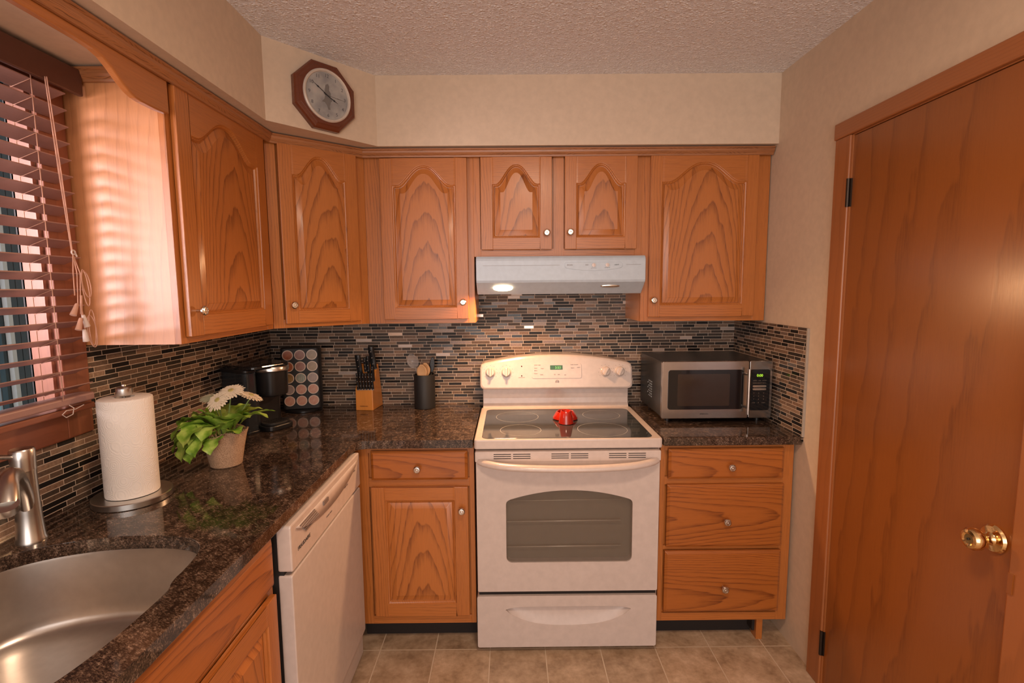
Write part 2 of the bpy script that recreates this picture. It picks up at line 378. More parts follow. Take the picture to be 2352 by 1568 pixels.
# soffit over the cabinets, cut across the corner
sof = [(0, YR), (SX, YR), (SX, -.710), (.689, SY), (W, SY), (W, 0), (0, 0)]
struct('wall_soffit', MB().prism(sof, 'z', TOP, CH), soffM)
# mosaic backsplash on three walls
struct('wall_tile_back', MB().box(.008, W, -.008, 0, CT-.02, 1.70), tileX)
mb = MB(); mb.box(0, .008, -1.158, 0, CT-.02, BOT+.02).box(0, .008, -2.4, -1.158, CT-.02, 1.105)
for k in range(12): 
    if k % 2: mb.box(0, .008, -1.158-.012*(1+k % 3), -1.158, 1.115+k*.0156, 1.115+(k+1)*.0156)
struct('wall_tile_left', mb, tileY)
struct('wall_tile_right', MB().box(W-.008, W, -.656, -.008, CT-.02, 1.353), tileY)
struct('trim_1', MB().box(W-.0095, W, -.662, -.656, CT, 1.353), plain('caulk_edge', (.38, .33, .28), .8))

# ------------------------------------------------------------------ kitchen window with frame, glass, and what stands outside
wn = bpy.data.objects.new('window_1', None); COL.objects.link(wn); wn.location = (0, -1.68, WZ0); wn['kind'] = 'structure'
def wpart(name, mb, m, **kw): return mb.xf(Matrix.Translation((0, 1.68, -WZ0))).build(name, m, wn, **kw)
wpart('window_casing', MB().box(0, .018, -1.25, -1.163, 1.11, 2.14, 0).box(0, .018, -2.21, -2.12, 1.11, 2.14, 0).box(0, .018, -2.12, -1.25, 1.11, 1.195, 1).box(0, .018, -2.12, -1.25, 2.062, 2.139, 1), [winW, winY], bevel=.003)
wpart('window_sill', MB().box(-.06, .05, -2.18, -1.19, 1.185, 1.203), winY, bevel=.004)
pinkW = oak('window_jamb_wood', 'Z', .5, light=(.33, .135, .085), dark=(.24, .085, .05), A=30, B=1, contrast=.4)
wpart('window_jamb', MB().box(-.054, 0, -1.262, -1.25, 1.2, 2.06).box(-.12, 0, -2.12, -2.108, 1.2, 2.06).box(-.054, -.022, -1.256, -1.2495, 1.2, 2.06), pinkW)
wpart('window_sash', MB().box(-.058, -.050, -1.262, -1.252, 1.2, 2.06).box(-.060, -.050, -2.11, -2.07, 1.2, 2.06).box(-.060, -.050, -2.11, -1.256, 1.2, 1.215).box(-.060, -.050, -2.11, -1.256, 2.04, 2.06), matteBk)
wpart('window_pane', MB().box(-.056, -.053, -2.08, -1.26, 1.213, 2.042), paneM)
# porch screen outside: dark vertical slats with pale gaps, white post
po = thing('porch_screen', 'dark vertical slatted screen with a white post seen outside through the blind', 'screen', (-.62, -.8, 0))
teal = plain('dark_teal_slat', (.016, .036, .045), .5); paleM = plain('pale_porch_paint', (.25, .28, .30), .6)
y = -.44
mb = MB()
while y > -.75:
    mb.box(-.01, .01, y+.8-.0215, y+.8, .9, 2.4); y -= .0245
mb.box(-.01, .01, .018, .031, .9, 2.4)
mb.build('screen_slats', teal, po)
MB().box(-.025, -.015, .018, .36, .9, 2.4).build('screen_backing', paleM, po)
MB().box(.012, .030, .032, .048, .0, 2.45).build('screen_post', plain('white_post_paint', (.55, .55, .53), .6), po)
MB().box(-.03, .02, .018, .36, .86, .90).build('screen_rail', teal, po)
sk = tag(MB().box(-3.0, -2.95, -3.0, 4.5, 0, 3.2).build('sky_panel', plain('cyan_sky_paint', (.08, .60, .70), .7)), 'turquoise panel added outside for the bright sky beyond the porch screen', 'backdrop')  # coloured panel added outside to give the bright cyan of the sky
struct('ground_outside', MB().box(-3.2, -.12, -4.9, 3.5, -.05, 0), plain('porch_ground', (.3, .3, .28), .9))

# ------------------------------------------------------------------ door on the right wall
dr = bpy.data.objects.new('door_1', None); COL.objects.link(dr); dr.location = (W, -1.19, 0); dr['kind'] = 'structure'
def dpart(name, mb, m, **kw): return mb.xf(Matrix.Translation((-W, 1.19, 0))).build(name, m, dr, **kw)
MB().box(-.006, .03, -.324, .320, .012, DZ-.004).build('door_slab', doorW, dr)
dpart('door_casing', MB().box(W-.018, W+.001, DY0+.002, DY0+.082, 0, DZ+.002, 0).box(W-.018, W+.001, DY1-.09, DY1-.004, 0, DZ+.002, 0).box(W-.02, W+.001, DY1-.12, DY0+.089, DZ+.002, DZ+.058, 1), [casW, casY], bevel=.004)
dpart('door_jamb', MB().box(W-.012, W+.11, DY0-.003, DY0+.004, 0, DZ).box(W-.012, W+.11, DY1-.004, DY1+.0, 0, DZ).box(W-.010, W+.11, DY1, DY0, DZ-.002, DZ+.004).box(W+.031, W+.04, DY1, DY0, 0, DZ), casW)
for z0, z1 in ((1.79, 1.885), (.13, .225)):
    hg = MB().lathe([(.006, 0), (.006, z1-z0)], 12, (-.016, .326, z0)); hg.box(-.012, -.005, .318, .338, z0, z1)
    hg.build('hinge', bronze, dr)
kb = MB(); kb.lathe([(.001, 0), (.033, -.0), (.034, -.004), (.030, -.010), (.016, -.013), (.012, -.018), (.011, -.030), (.014, -.036), (.022, -.040), (.027, -.048), (.027, -.058), (.022, -.066), (.016, -.068), (.012, -.065), (.001, -.065)], 32, (-.006, -.285, .905), 'x')
kb.build('door_knob', brass, dr)
MB().lathe([(.003, 0), (.003, -.003)], 10, (-.071, -.285, .905), 'x').build('keyhole', blackMk, dr)
MB().box(-.0215, -.0185, -.350, -.338, .80, .85).build('strike_mark', doorW, dr)

# ------------------------------------------------------------------ cabinets
def knob_mb(x, y, z):
    return MB().lathe([(.0045, 0), (.005, -.012), (.009, -.017), (.0145, -.021), (.015, -.026), (.012, -.030), (.0095, -.0305), (.009, -.029), (.0035, -.029), (.003, -.031), (.001, -.0315)], 24, (x, y, z), 'y')
def arch(u, flat=.86):
    a = abs(u)
    t = min(1., a/.86)**1.22
    return 1-t*t*(3-2*t)
def contour(x0, x1, z0, z1, A, d, n=40):
    """z1 = shoulder height; arch rises A above it"""
    P = [(x0+d, z0+d), (x1-d, z0+d)]
    for i in range(n+1):
        u = 1-2*i/n; x = (x0+x1)/2+u*((x1-x0)/2-d)
        P.append((x, z1-d+A*arch(u)))
    return P
def door(cab, x0, x1, z0, z1, A, sw, knob, name='door', lab=None, matV=None):
    """raised-panel door on the face plane y=0 of the cabinet, thickness .02"""
    T = .020; g = .0
    cx = (x0+x1)/2; org = (cx, 0, z0)
    ix0, ix1, iz0 = x0+sw, x1-sw, z0+sw
    top = z1-sw*.95
    sh = top-A if A else z1-sw   # shoulder height
    if A: top = z1-sw*.62; sh = top-A
    mb = MB()
    # stiles
    mb.box(x0, ix0, -T, -.002, z0, z1, 0).box(ix1, x1, -T, -.002, z0, z1, 0)
    # bottom rail
    mb.box(ix0, ix1, -T, -.002, z0, iz0, 1)
    # top rail with arched underside
    C = contour(ix0, ix1, iz0, sh, A, 0)[2:]
    N = len(C)
    for i in range(N-1):
        (xa, za), (xb, zb) = C[i], C[i+1]
        mb.poly([(xa, -T, za), (xa, -T, z1), (xb, -T, z1), (xb, -T, zb)], 1)
    mb.poly([(ix0, -T, z1), (ix1, -T, z1), (ix1, -.002, z1), (ix0, -.002, z1)], 1)
    # moulded inner edge, stepping back to the panel
    L = []
    for d, dep in ((0, -T), (.0015, -T+.0035), (.006, -T+.005), (.010, -T+.0105)):
        L.append([(x, dep, z) for x, z in contour(ix0, ix1, iz0, sh, A, d)])
    mb.loft(L, 0, False, False, sm=True)
    d_ = mb.build(name, [matV or oakV, oakH], cab, bevel=.0022, seg=2, org=org)
    # raised centre panel
    pm = MB(); L = []
    for d, dep in ((.007, -T+.0105), (.012, -T+.0115), (.013, -T+.0100), (.034, -T+.0030), (.0355, -T+.0018)):
        L.append([(x-cx, dep, z-z0) for x, z in contour(ix0, ix1, iz0, sh, A, d)])
    pm.loft(L, 0, False, True, sm=True)
    off = random.uniform(-.03, .03)
    pm.v = [(a+off, b, c) for a, b, c in pm.v]
    p = pm.build('raised_panel', oakP, d_); p.location = (-off, 0, 0)
    if knob: 
        k_ = knob_mb(knob[0]-cx, -T, knob[1]-z0).build('knob', nickel, d_)
    return d_
def drawer_front(cab, x0, x1, z0, z1, knob, name='drawer'):
    cx = (x0+x1)/2; mb = MB()
    e = .011
    mb.loft([[(x0, -.002, z0), (x1, -.002, z0), (x1, -.002, z1), (x0, -.002, z1)], [(x0, -.013, z0), (x1, -.013, z0), (x1, -.013, z1), (x0, -.013, z1)],
             [(x0+e*.5, -.0165, z0+e*.5), (x1-e*.5, -.0165, z0+e*.5), (x1-e*.5, -.0165, z1-e*.5), (x0+e*.5, -.0165, z1-e*.5)],
             [(x0+e, -.020, z0+e), (x1-e, -.020, z0+e), (x1-e, -.020, z1-e), (x0+e, -.020, z1-e)]], 0, sm=False)
    zc = z0+random.uniform(.2, .9)*(z1-z0)
    d_ = mb.build(name, oakD, cab, org=(cx, 0, zc), bevel=.001)
    if knob: knob_mb(knob[0]-cx, -.020, knob[1]-zc).build('knob', nickel, d_)
    return d_
def carcass(cab, w_, d, h, stiles=(.04, .04), rails=(.04, .04), mids=(), mrails=(), side=None, z0=0):
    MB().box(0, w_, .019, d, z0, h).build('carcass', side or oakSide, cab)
    mb = MB().box(0, stiles[0], 0, .0195, z0, h, 0).box(w_-stiles[1], w_, 0, .0195, z0, h, 0)
    for a, b in mids: mb.box(a, b, 0, .0195, z0, h, 0)
    mb.box(stiles[0], w_-stiles[1], .0002, .0195, h-rails[1], h, 1).box(stiles[0], w_-stiles[1], .0002, .0195, z0, z0+rails[0], 1)
    for a, b in mrails: mb.box(stiles[0], w_-stiles[1], .0002, .0195, a, b, 1)
    mb.box(stiles[0], w_-stiles[1], .012, .0195, z0, h, 0)
    mb.build('face_frame', [oakV, oakH], cab, bevel=.0008, org=(w_*.5, 0, 0))
H = TOP-BOT
G1 = 'oak wall cabinets'
# left wall cabinet beside the window (faces +x)
def wl(v): return -v  # helper note: local x runs with world y
c = thing('wall_cabinet', 'oak wall cabinet on the left wall, its pale side panel facing the window blind', 'cabinet', (.291, -1.155, BOT), PI/2, G1)
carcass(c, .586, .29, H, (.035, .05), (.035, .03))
door(c, .020, .545, .020, .742, .085, .062, (.050, .097))
# corner cabinet on the diagonal
e = Vector((.318, .264, 0)); ang = math.atan2(.264, .318); LD = e.length
c = thing('wall_cabinet', 'diagonal oak corner wall cabinet directly under the octagonal clock', 'cabinet', (.293, -.569, BOT), ang, G1)
mb = MB(); nrm = Vector((math.sin(ang), -math.cos(ang), 0))
def tol(x, y):
    v = Matrix.Rotation(-ang, 3, 'Z') @ Vector((x-.293, y+.569, 0)); return (v.x, v.y)
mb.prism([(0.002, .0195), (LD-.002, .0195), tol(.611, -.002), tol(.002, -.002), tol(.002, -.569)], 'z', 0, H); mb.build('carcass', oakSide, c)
mb = MB().box(0, .04, 0, .0195, 0, H, 0).box(LD-.04, LD, 0, .0195, 0, H, 0).box(.04, LD-.04, .0002, .0195, H-.03, H, 1).box(.04, LD-.04, .0002, .0195, 0, .035, 1).box(.04, LD-.04, .012, .0195, 0, H, 0)
mb.build('face_frame', [oakV, oakH], c, bevel=.0008, org=(LD/2, 0, 0))
door(c, .044, .370, .018, .742, .085, .052, (.074, .095))
# back wall cabinets
c = thing('wall_cabinet', 'oak wall cabinet just left of the range hood, its knob at lower right', 'cabinet', (.611, -.305, BOT), 0, G1)
carcass(c, .489, .303, H, (.075, .03), (.035, .03)); door(c, .074, .462, .020, .735, .085, .052, (.437, .096))
c = thing('wall_cabinet', 'short two-door oak wall cabinet above the white range hood', 'cabinet', (1.1, -.305, 1.664), 0, G1)
carcass(c, .762, .303, TOP-1.664, (.03, .03), (.035, .03), mids=((.36, .408),))
door(c, .034, .353, .030, .436, .085, .052, (.329, .103)); door(c, .411, .736, .030, .438, .085, .052, (.435, .105))
c = thing('wall_cabinet', 'wide oak wall cabinet right of the range hood, above the microwave', 'cabinet', (1.862, -.305, BOT), 0, G1)
carcass(c, .575, .303, H, (.035, .055), (.035, .03)); door(c, .033, .516, .022, .742, .085, .052, (.054, .098))
# crown trim along the tops
def trim(name, A, B, label, ext0=0, ext1=0, m=None):
    A = Vector((*A, 0)); B = Vector((*B, 0)); d = (B-A).normalized(); n = Vector((d.y, -d.x, 0)); a = math.atan2(d.y, d.x); Ln = (B-A).length
    prof = [(0, 2.100), (-.006, 2.101), (-.008, 2.107), (-.013, 2.112), (-.017, 2.118), (-.018, 2.126), (-.023, 2.129), (-.023, 2.1345), (0, 2.1345)]
    L = []
    for s_, t_ in ((0, ext0), (Ln, ext1)): L.append([(s_+t_*p, p, z) for p, z in prof])
    o = MB().loft(L, 0, sm=False).build(name, m or oakYd)
    o.location = A; o.rotation_euler = (0, 0, a); tag(o, label, 'moulding', 'oak crown mouldings under the soffit'); return o
t1 = math.tan((PI/2-ang)/2); t2 = math.tan(ang/2)
trim('crown_moulding', (.311, -2.30), (.311, -.569+.0), 'oak crown moulding running above the window valance and left cabinet', 0, -t1)
trim('crown_moulding', (.311, -.569), (.611, -.322), 'short diagonal oak crown moulding below the octagonal clock', t1, -t2)
trim('crown_moulding', (.611, -.322), (2.437, -.322), 'long oak crown moulding above the back wall cabinets', t2, 0)
trim('crown_moulding', (.03, -1.157), (.292, -1.157), 'oak crown moulding on the side of the left cabinet behind the valance', 0, 0)
# scalloped valance over the sink
P = [(-2.30, 2.108), (-1.158, 2.108), (-1.158, 2.014), (-1.20, 2.010), (-1.262, 2.010), (-1.285, 2.012), (-1.308, 2.020), (-1.335, 2.036), (-1.36, 2.055), (-1.385, 2.069), (-1.41, 2.076), (-1.45, 2.079), (-1.60, 2.080), (-2.30, 2.080)]
o = MB().prism(P, 'x', .288, .308).build('window_valance', oakVal, bevel=.004, seg=3); tag(o, 'scalloped oak valance board bridging above the window, left of the left cabinet', 'valance')

# base cabinets
G2 = 'oak base cabinets'
c = thing('base_cabinet', 'oak base cabinet with one drawer over one door, between dishwasher and range', 'cabinet', (.615, -.615, 0), 0, G2)
carcass(c, .492, .6, .879, (.055, .02), (.035, .03), mrails=((.705, .742),), z0=.10)
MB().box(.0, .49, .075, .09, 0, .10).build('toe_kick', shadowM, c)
drawer_front(c, .070, .466, .739, .862, (.263, .792)); door(c, .068, .466, .146, .708, 0, .055, (.440, .614))
c = thing('base_cabinet', 'oak base cabinet with three stacked drawers under the microwave', 'cabinet', (1.877, -.615, 0), 0, G2)
carcass(c, .553, .6, .879, (.02, .045), (.035, .03), mrails=((.704, .738), (.420, .438)), z0=.10)
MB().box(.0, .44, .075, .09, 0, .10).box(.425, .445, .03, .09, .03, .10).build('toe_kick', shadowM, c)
MB().box(.437, .463, .015, .06, 0, .105).build('foot_block', oakV, c)
drawer_front(c, .030, .506, .733, .861, (.282, .787)); drawer_front(c, .028, .512, .438, .708, (.271, .556)); drawer_front(c, .024, .512, .148, .420, (.272, .263))
c = thing('base_cabinet', 'long oak sink base cabinet under the sink in the left foreground', 'cabinet', (.600, -2.30, 0), PI/2, G2)
MB().box(0, .975, .019, .035, .10, .879).box(0, .975, .019, .598, .10, .12).box(0, .975, .58, .598, .12, .7).box(0, .02, .02, .58, .1, .879).box(.955, .975, .02, .58, .1, .879).build('carcass', oakSide, c)
MB().box(0, .04, 0, .0195, .1, .879, 0).box(.945, .975, 0, .0195, .1, .879, 0).box(.04, .945, .0002, .0195, .85, .879, 1).box(.04, .945, .0002, .0195, .1, .135, 1).box(.04, .945, .0002, .0195, .70, .735, 1).box(.04, .945, .012, .0195, .1, .87).build('face_frame', [oakV, oakH], c, org=(.487, 0, 0))
drawer_front(c, .03, .955, .725, .858, None, 'false_drawer_front'); door(c, .505, .955, .146, .700, 0, .055, (.535, .6)); door(c, .03, .485, .146, .700, 0, .055, (.455, .6))
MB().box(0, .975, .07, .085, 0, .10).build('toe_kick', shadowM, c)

# ------------------------------------------------------------------ countertops
def rounded(pts, rad, n=6):
    out = []
    for i, p in enumerate(pts):
        r = rad.get(i, 0)
        if not r: out.append(p); continue
        P0, P1, P2 = Vector(pts[i-1]), Vector(p), Vector(pts[(i+1) % len(pts)])
        a = (P0-P1).normalized()*r; b = (P2-P1).normalized()*r
        for k in range(n+1):
            t = k/n; q = (P1+a)*(1-t)**2+P1*2*t*(1-t)+(P1+b)*t*t; out.append((q.x, q.y))
    return out
hole = [(.060, -1.66), (.063, -1.58), (.095, -1.518), (.16, -1.472), (.25, -1.442), (.34, -1.434), (.43, -1.438), (.485, -1.458), (.522, -1.495), (.540, -1.56), (.545, -1.64), (.560, -1.665), (.562, -1.77), (.556, -1.86), (.54, -1.93), (.50, -1.99), (.42, -2.03), (.30, -2.05), (.18, -2.04), (.10, -1.99), (.07, -1.90), (.058, -1.78)]
def smooth_loop(P, it=2):
    for _ in range(it):
        Q = []
        for i in range(len(P)):
            a = Vector(P[i]); b = Vector(P[(i+1) % len(P)]); Q += [tuple(a*.75+b*.25), tuple(a*.25+b*.75)]
        P = Q
    return P
hole = smooth_loop(hole)
def counter(name, outer, holes, label, z0=.880, z1=CT):
    bm = bmesh.new(); rings = []
    for P in [outer]+holes:
        vs = [bm.verts.new((x, y, z1)) for x, y in P]; rings.append(vs)
        for i in range(len(vs)): bm.edges.new((vs[i], vs[(i+1) % len(vs)]))
    bmesh.ops.triangle_fill(bm, use_beauty=True, edges=bm.edges[:])
    top = bm.faces[:]
    r = bmesh.ops.extrude_face_region(bm, geom=top); vs = [g for g in r['geom'] if isinstance(g, bmesh.types.BMVert)]
    bmesh.ops.translate(bm, verts=vs, vec=(0, 0, z0-z1)); bmesh.ops.recalc_face_normals(bm, faces=bm.faces)
    me = bpy.data.meshes.new(name); bm.to_mesh(me); bm.free(); me.materials.append(graniteM)
    o = bpy.data.objects.new(name, me); COL.objects.link(o)
    md = o.modifiers.new('bevel', 'BEVEL'); md.width = .004; md.segments = 2; md.limit_method = 'ANGLE'; md.angle_limit = math.radians(50)
    return tag(o, label, 'countertop')
outer = rounded([(.0085, -2.35), (.637, -2.35), (.637, -.655), (1.106, -.655), (1.106, -.009), (.0085, -.009)], {2: .05})
counter('countertop', outer, [hole], 'L-shaped polished dark brown granite countertop with the sink cut into it')
counter('countertop', [(1.878, -.655), (W-.001, -.655), (W-.001, -.009), (1.878, -.009)], [], 'short polished dark brown granite countertop under the microwave')

# ------------------------------------------------------------------ sink and faucet
sk = thing('kitchen_sink', 'undermounted stainless steel kitchen sink bowl sunk in the granite counter', 'sink', (.31, -1.74, .70))
cx, cy = .31, -1.74
def sc_(P, s_, z, lim=None): return [(x*1.0 if False else (x-cx)*s_, (y-cy)*s_, z) for x, y in P]
L = [sc_(hole, 1.05, .179), sc_(hole, 1.012, .1795), sc_(hole, 1.008, .172), sc_(hole, .995, .045), sc_(hole, .985, .022), sc_(hole, .965, .009), sc_(hole, .93, .002), sc_(hole, .85, 0), sc_(hole, .12, -.004)]
MB().loft(L, 0, False, True).build('bowl', sinkM, sk, solid=.0)
MB().lathe([(.045, .0), (.043, .004), (.03, .002), (.028, -.004), (.002, -.004)], 32, (0, 0, 0)).build('drain', steel, sk)
fc = thing('faucet', 'brushed nickel pull-out kitchen faucet behind the sink at the left edge', 'faucet', (.080, -1.452, CT))
MB().lathe([(.031, 0), (.031, .004), (.0285, .010), (.0245, .07), (.0235, .11), (.023, .175), (.0235, .178)], 32).build('body', steel, fc)
MB().lathe([(.0238, 0), (.0238, .010), (.0245, .03), (.0245, .049), (.022, .053), (.002, .054)], 32, (0, 0, .178)).build('handle_hub', steel, fc)
MB().tube([(0, 0, .21), (-.018, -.035, .222), (-.030, -.075, .228), (-.034, -.10, .226)], [.012, .012, .015, .012], 12, flat=.5).build('lever', steel, fc)
MB().lathe([(.0035, 0), (.0035, -.001)], 12, (.010, -.0222, .150), 'y').build('index_dot', blackMk, fc)
sp = [(.0, .0, .045), (.005, -.007, .085), (.012, -.018, .125), (.024, -.038, .163), (.044, -.068, .190), (.068, -.102, .202), (.092, -.133, .196), (.109, -.153, .178), (.117, -.163, .160)]
MB().tube(sp, [.014, .016, .0165, .017, .0175, .0185, .0195, .021, .0215], 24).build('spout', steel, fc)
MB().lathe([(.016, -.001), (.0205, .0), (.0222, .003), (.0222, .02), (.001, .02)], 24, (0, 0, 0)).xf(Matrix.Translation((.1205, -.168, .149)) @ Matrix.Rotation(math.radians(28), 4, Vector((.147, .127, 0)))).build('spray_head', steel, fc); MB().lathe([(.0185, -.002), (.0185, .002)], 24, (0, 0, 0)).xf(Matrix.Translation((.1205, -.168, .149)) @ Matrix.Rotation(math.radians(28), 4, Vector((.147, .127, 0)))).build('aerator', blackM, fc)

# ------------------------------------------------------------------ dishwasher (faces +x): local x runs along world y
dw = thing('dishwasher', 'white built-in dishwasher under the left counter beside the corner cabinet', 'dishwasher', (.6545, -1.309, 0), PI/2)
MB().box(.004, .636, .03, .60, .02, .872).build('tub_housing', matteBk, dw)
MB().prism(rrect(.0, .640, .115, .728, .006), 'y', .006, .045).build('door_panel', whiteTx, dw, bevel=.003)
# control fascia with a scooped pocket handle
pts = rrect(.0, .640, .738, .872, .008)
mb = MB(); mb.prism(pts, 'y', .004, .045); mb.build('control_fascia', whiteM, dw, bevel=.004)
N = 24; up = []; lo = []
for i in range(N+1):
    u = -1+2*i/N; up.append((.32+u*.285, .852)); lo.append((.32+u*.285, .852-.052*(1-u*u)**.8-.0005))
mb = MB()
mb.loft([[(x, .0035, z) for x, z in up], [(x, .0025, z-.3*(z-zl)) for (x, z), (_, zl) in zip(up, lo)], [(x, -.0005, zl) for (_, z), (x, zl) in zip(up, lo)]], 0, False, False, closed=False)
mb.build('handle_pocket', whiteM, dw, solid=.001)
mb = MB()
for k in range(5): mb.box(.055+.010*k, .165+.008*k, -.0008, .004, .846-.008*k, .849-.008*k)
mb.build('vent_slots', grayMk, dw)
MB().box(.235, .275, -.003, .004, .829, .842).build('door_latch', grayMk, dw)
MB().box(.0, .64, .02, .04, .012, .105).build('kick_plate', whiteTx, dw)
lettering('FRIGIDAIRE', .016, dw, blackMk, MF(.085, .0035, .785), xs=1.1)
lettering('NORMAL WASH', .007, dw, grayMk, MF(.29, .0035, .775)); lettering('RINSE  HEAT', .007, dw, grayMk, MF(.47, .0035, .80)); lettering('START', .007, dw, grayMk, MF(.57, .0035, .82))

# ------------------------------------------------------------------ range
rg = thing('electric_range', 'white freestanding electric range with black ceramic glass cooktop', 'stove', (RX, -.66, 0))
MB().box(.004, .758, .03, .645, .03, .872).build('body', whiteTx, rg, bevel=.003)
mb = MB(); mb.prism(rrect(0, .762, .0, .56, .012), 'z', .874, .9145); mb.build('cooktop_frame', whiteM, rg, bevel=.006, seg=3)
MB().prism(rrect(.030, .728, .014, .508, .03), 'z', .908, .9160).build('glass_cooktop', glassTop, rg, bevel=.0006)
for (bx, by, br) in ((.180, .360, .100), (.191, .133, .088), (.580, .380, .088), (.541, .134, .106)):
    MB().ring((bx, by), br-.0018, br, .9163).build('burner_ring', greyRing, rg)
MB().ring((.38, .02), .002, .005, .9163, 16).build('hot_mark', grayMk, rg)
# riser and backguard
prof = [(.545, .910), (.556, .918), (.566, .935), (.570, .96), (.570, 1.022), (.64, 1.022), (.64, .910)]
MB().prism(prof, 'x', .008, .752).build('riser', whiteM, rg, bevel=.003)
def bg_outline(d=0):
    P = []; x0, x1, zb, zs, rise = -.004+d, .764-d, 1.016+d, 1.146-d, .040
    P += [(x0+.020*(1-math.sin(a)), zb+.020*(1-math.cos(a))) for a in [PI/2*k/6 for k in range(6, -1, -1)]][::1]
    P = [(x0, zb+.02), (x0+.003, zb+.010), (x0+.010, zb+.003), (x0+.02, zb), (x1-.02, zb), (x1-.010, zb+.003), (x1-.003, zb+.010), (x1, zb+.02)]
    P += [(x1, zs-.025), (x1-.006, zs-.008)]
    n = 24
    for i in range(n+1):
        u = 1-2*i/n; x = (x0+x1)/2+u*((x1-x0)/2-.022); P.append((x, zs+rise*(1-u*u)))
    P += [(x0+.006, zs-.008), (x0, zs-.025)]
    return P
def slope(z): return .512+(z-1.016)*.20
L = [[(x, .64, z) for x, z in bg_outline()], [(x, slope(z)+.010, z) for x, z in bg_outline()], [(x, slope(z)+.003, z) for x, z in bg_outline(.003)], [(x, slope(z), z) for x, z in bg_outline(.010)]]
MB().loft(L, 0, sm=False).build('backguard', whiteM, rg, bevel=.002)
TL = math.atan(.20)*-1
def on_bg(x, z): return (x, slope(z), z)
for x_, tw in ((.049, 0), (.129, 0), (.627, .5), (.698, .45)):
    z_ = 1.101; kx, ky, kz = on_bg(x_, z_)
    km = MB().lathe([(.0255, 0), (.0255, -.004), (.021, -.007), (.0195, -.016), (.018, -.0175), (.001, -.018)], 32, (0, 0, 0), 'y')
    g_ = MB().loft([[(-.008, -.012, -.020), (.008, -.012, -.020), (.008, -.012, .020), (-.008, -.012, .020)], [(-.0055, -.030, -.022), (.0055, -.030, -.022), (.0055, -.030, .020), (-.0055, -.030, .020)]], 0, sm=False)
    M = Matrix.Translation((kx, ky, kz)) @ Matrix.Rotation(TL, 4, 'X') @ Matrix.Rotation(tw, 4, 'Y')
    ko = km.xf(M).build('burner_knob', whiteM, rg); g_.xf(M).build('knob_grip', whiteM, ko, bevel=.002)
    dm = MB()
    for k in range(9):
        a = -2.2+4.4*k/8; px, pz = x_+.034*math.sin(a), z_+.034*math.cos(a); dm.box(px-.0016, px+.0016, slope(pz)-.0006, slope(pz)+.002, pz-.0008, pz+.0008)
    dm.build('dial_marks', grayMk, rg)
pp = rrect(.256, .507, 1.069, 1.142, .010)
mb = MB(); mb.loft([[(x, slope(z)+.0005, z) for x, z in pp], [(x, slope(z)-.0022, z) for x, z in pp]], 0, sm=False); mb.build('control_panel', whiteM, rg, bevel=.001)
mb = MB(); dp = rrect(.349, .412, 1.112, 1.134, .002, 2)
mb.loft([[(x, slope(z)-.002, z) for x, z in dp], [(x, slope(z)-.0030, z) for x, z in dp]], 0, sm=False); mb.build('clock_display', dispM, rg)
def MB_bg(x, z, lift=.0005): return Matrix.Translation((x, slope(z)-lift, z)) @ Matrix.Rotation(PI/2+TL, 4, 'X')
lettering('3:53', .017, rg, greenM, MB_bg(.388, 1.122, .0036))
for t_, x_, z_ in (('OVEN TEMP', .285, 1.135), ('BAKE', .277, 1.120), ('BROIL', .277, 1.108), ('CLEAN', .277, 1.094), ('START', .310, 1.118), ('CLEAR', .306, 1.088), ('TIMER ON/OFF', .470, 1.136), ('DELAY', .462, 1.120), ('LIGHT', .492, 1.122), ('HR', .372, 1.088), ('MIN', .392, 1.088), ('SET', .425, 1.086)):
    lettering(t_, .0058, rg, grayMk, MB_bg(x_, z_, .0028))
for z_ in (1.130, 1.083): 
    MB().lathe([(.0032, 0), (.0032, -.0015)], 16, (.206, slope(z_), z_), 'y').build('indicator_light', burntMk, rg)
lettering('SURFACE LIGHT', .0045, rg, grayMk, MB_bg(.206, 1.075, .001)); 
mb = MB(); n = 28; ro = [(.0095*math.cos(2*PI*k/n), .0095*math.sin(2*PI*k/n)) for k in range(n)]
mb.loft([[(.384+a*s_, slope(1.052)-.001, 1.052+b*s_) for a, b in ro] for s_ in (1, .80)], 0, False, False, sm=False); mb.build('round_badge', grayMk, rg)
lettering('GE', .010, rg, grayMk, MB_bg(.384, 1.052, .001))
# oven door with arched window
def win_out(d=0, n=20):
    x0, x1, z0, z1, A = .127+d, .641-d, .400+d, .668-d, .034; r = .024
    P = [(x0+r-r*math.cos(a), z0+r-r*math.sin(a)) for a in [PI/12*k for k in range(7)]]+[(x1-r+r*math.sin(a), z0+r-r*math.cos(a)) for a in [PI/12*k for k in range(7)]]+[(x1, z1-.020), (x1-.002, z1-.011), (x1-.008, z1-.004)]
    for i in range(n+1):
        u = 1-2*i/n; P.append(((x0+x1)/2+u*((x1-x0)/2-.018), z1+.001+(A+.003)*(1-u*u)))
    P += [(x0+.008, z1-.004), (x0+.002, z1-.011), (x0, z1-.020)]
    return P
bm = bmesh.new()
for P in (rrect(.008, .748, .274, .828, .006, 3), win_out()):
    vs = [bm.verts.new((x, -.012, z)) for x, z in P]
    for i in range(len(vs)): bm.edges.new((vs[i], vs[(i+1) % len(vs)]))
bmesh.ops.triangle_fill(bm, use_beauty=True, edges=bm.edges[:])
r_ = bmesh.ops.extrude_face_region(bm, geom=bm.faces[:]); bmesh.ops.translate(bm, verts=[g for g in r_['geom'] if isinstance(g, bmesh.types.BMVert)], vec=(0, .038, 0)); bmesh.ops.recalc_face_normals(bm, faces=bm.faces)
me = bpy.data.meshes.new('oven_door'); bm.to_mesh(me); bm.free(); me.materials.append(whiteTx); od = bpy.data.objects.new('oven_door', me); COL.objects.link(od); od.parent = rg
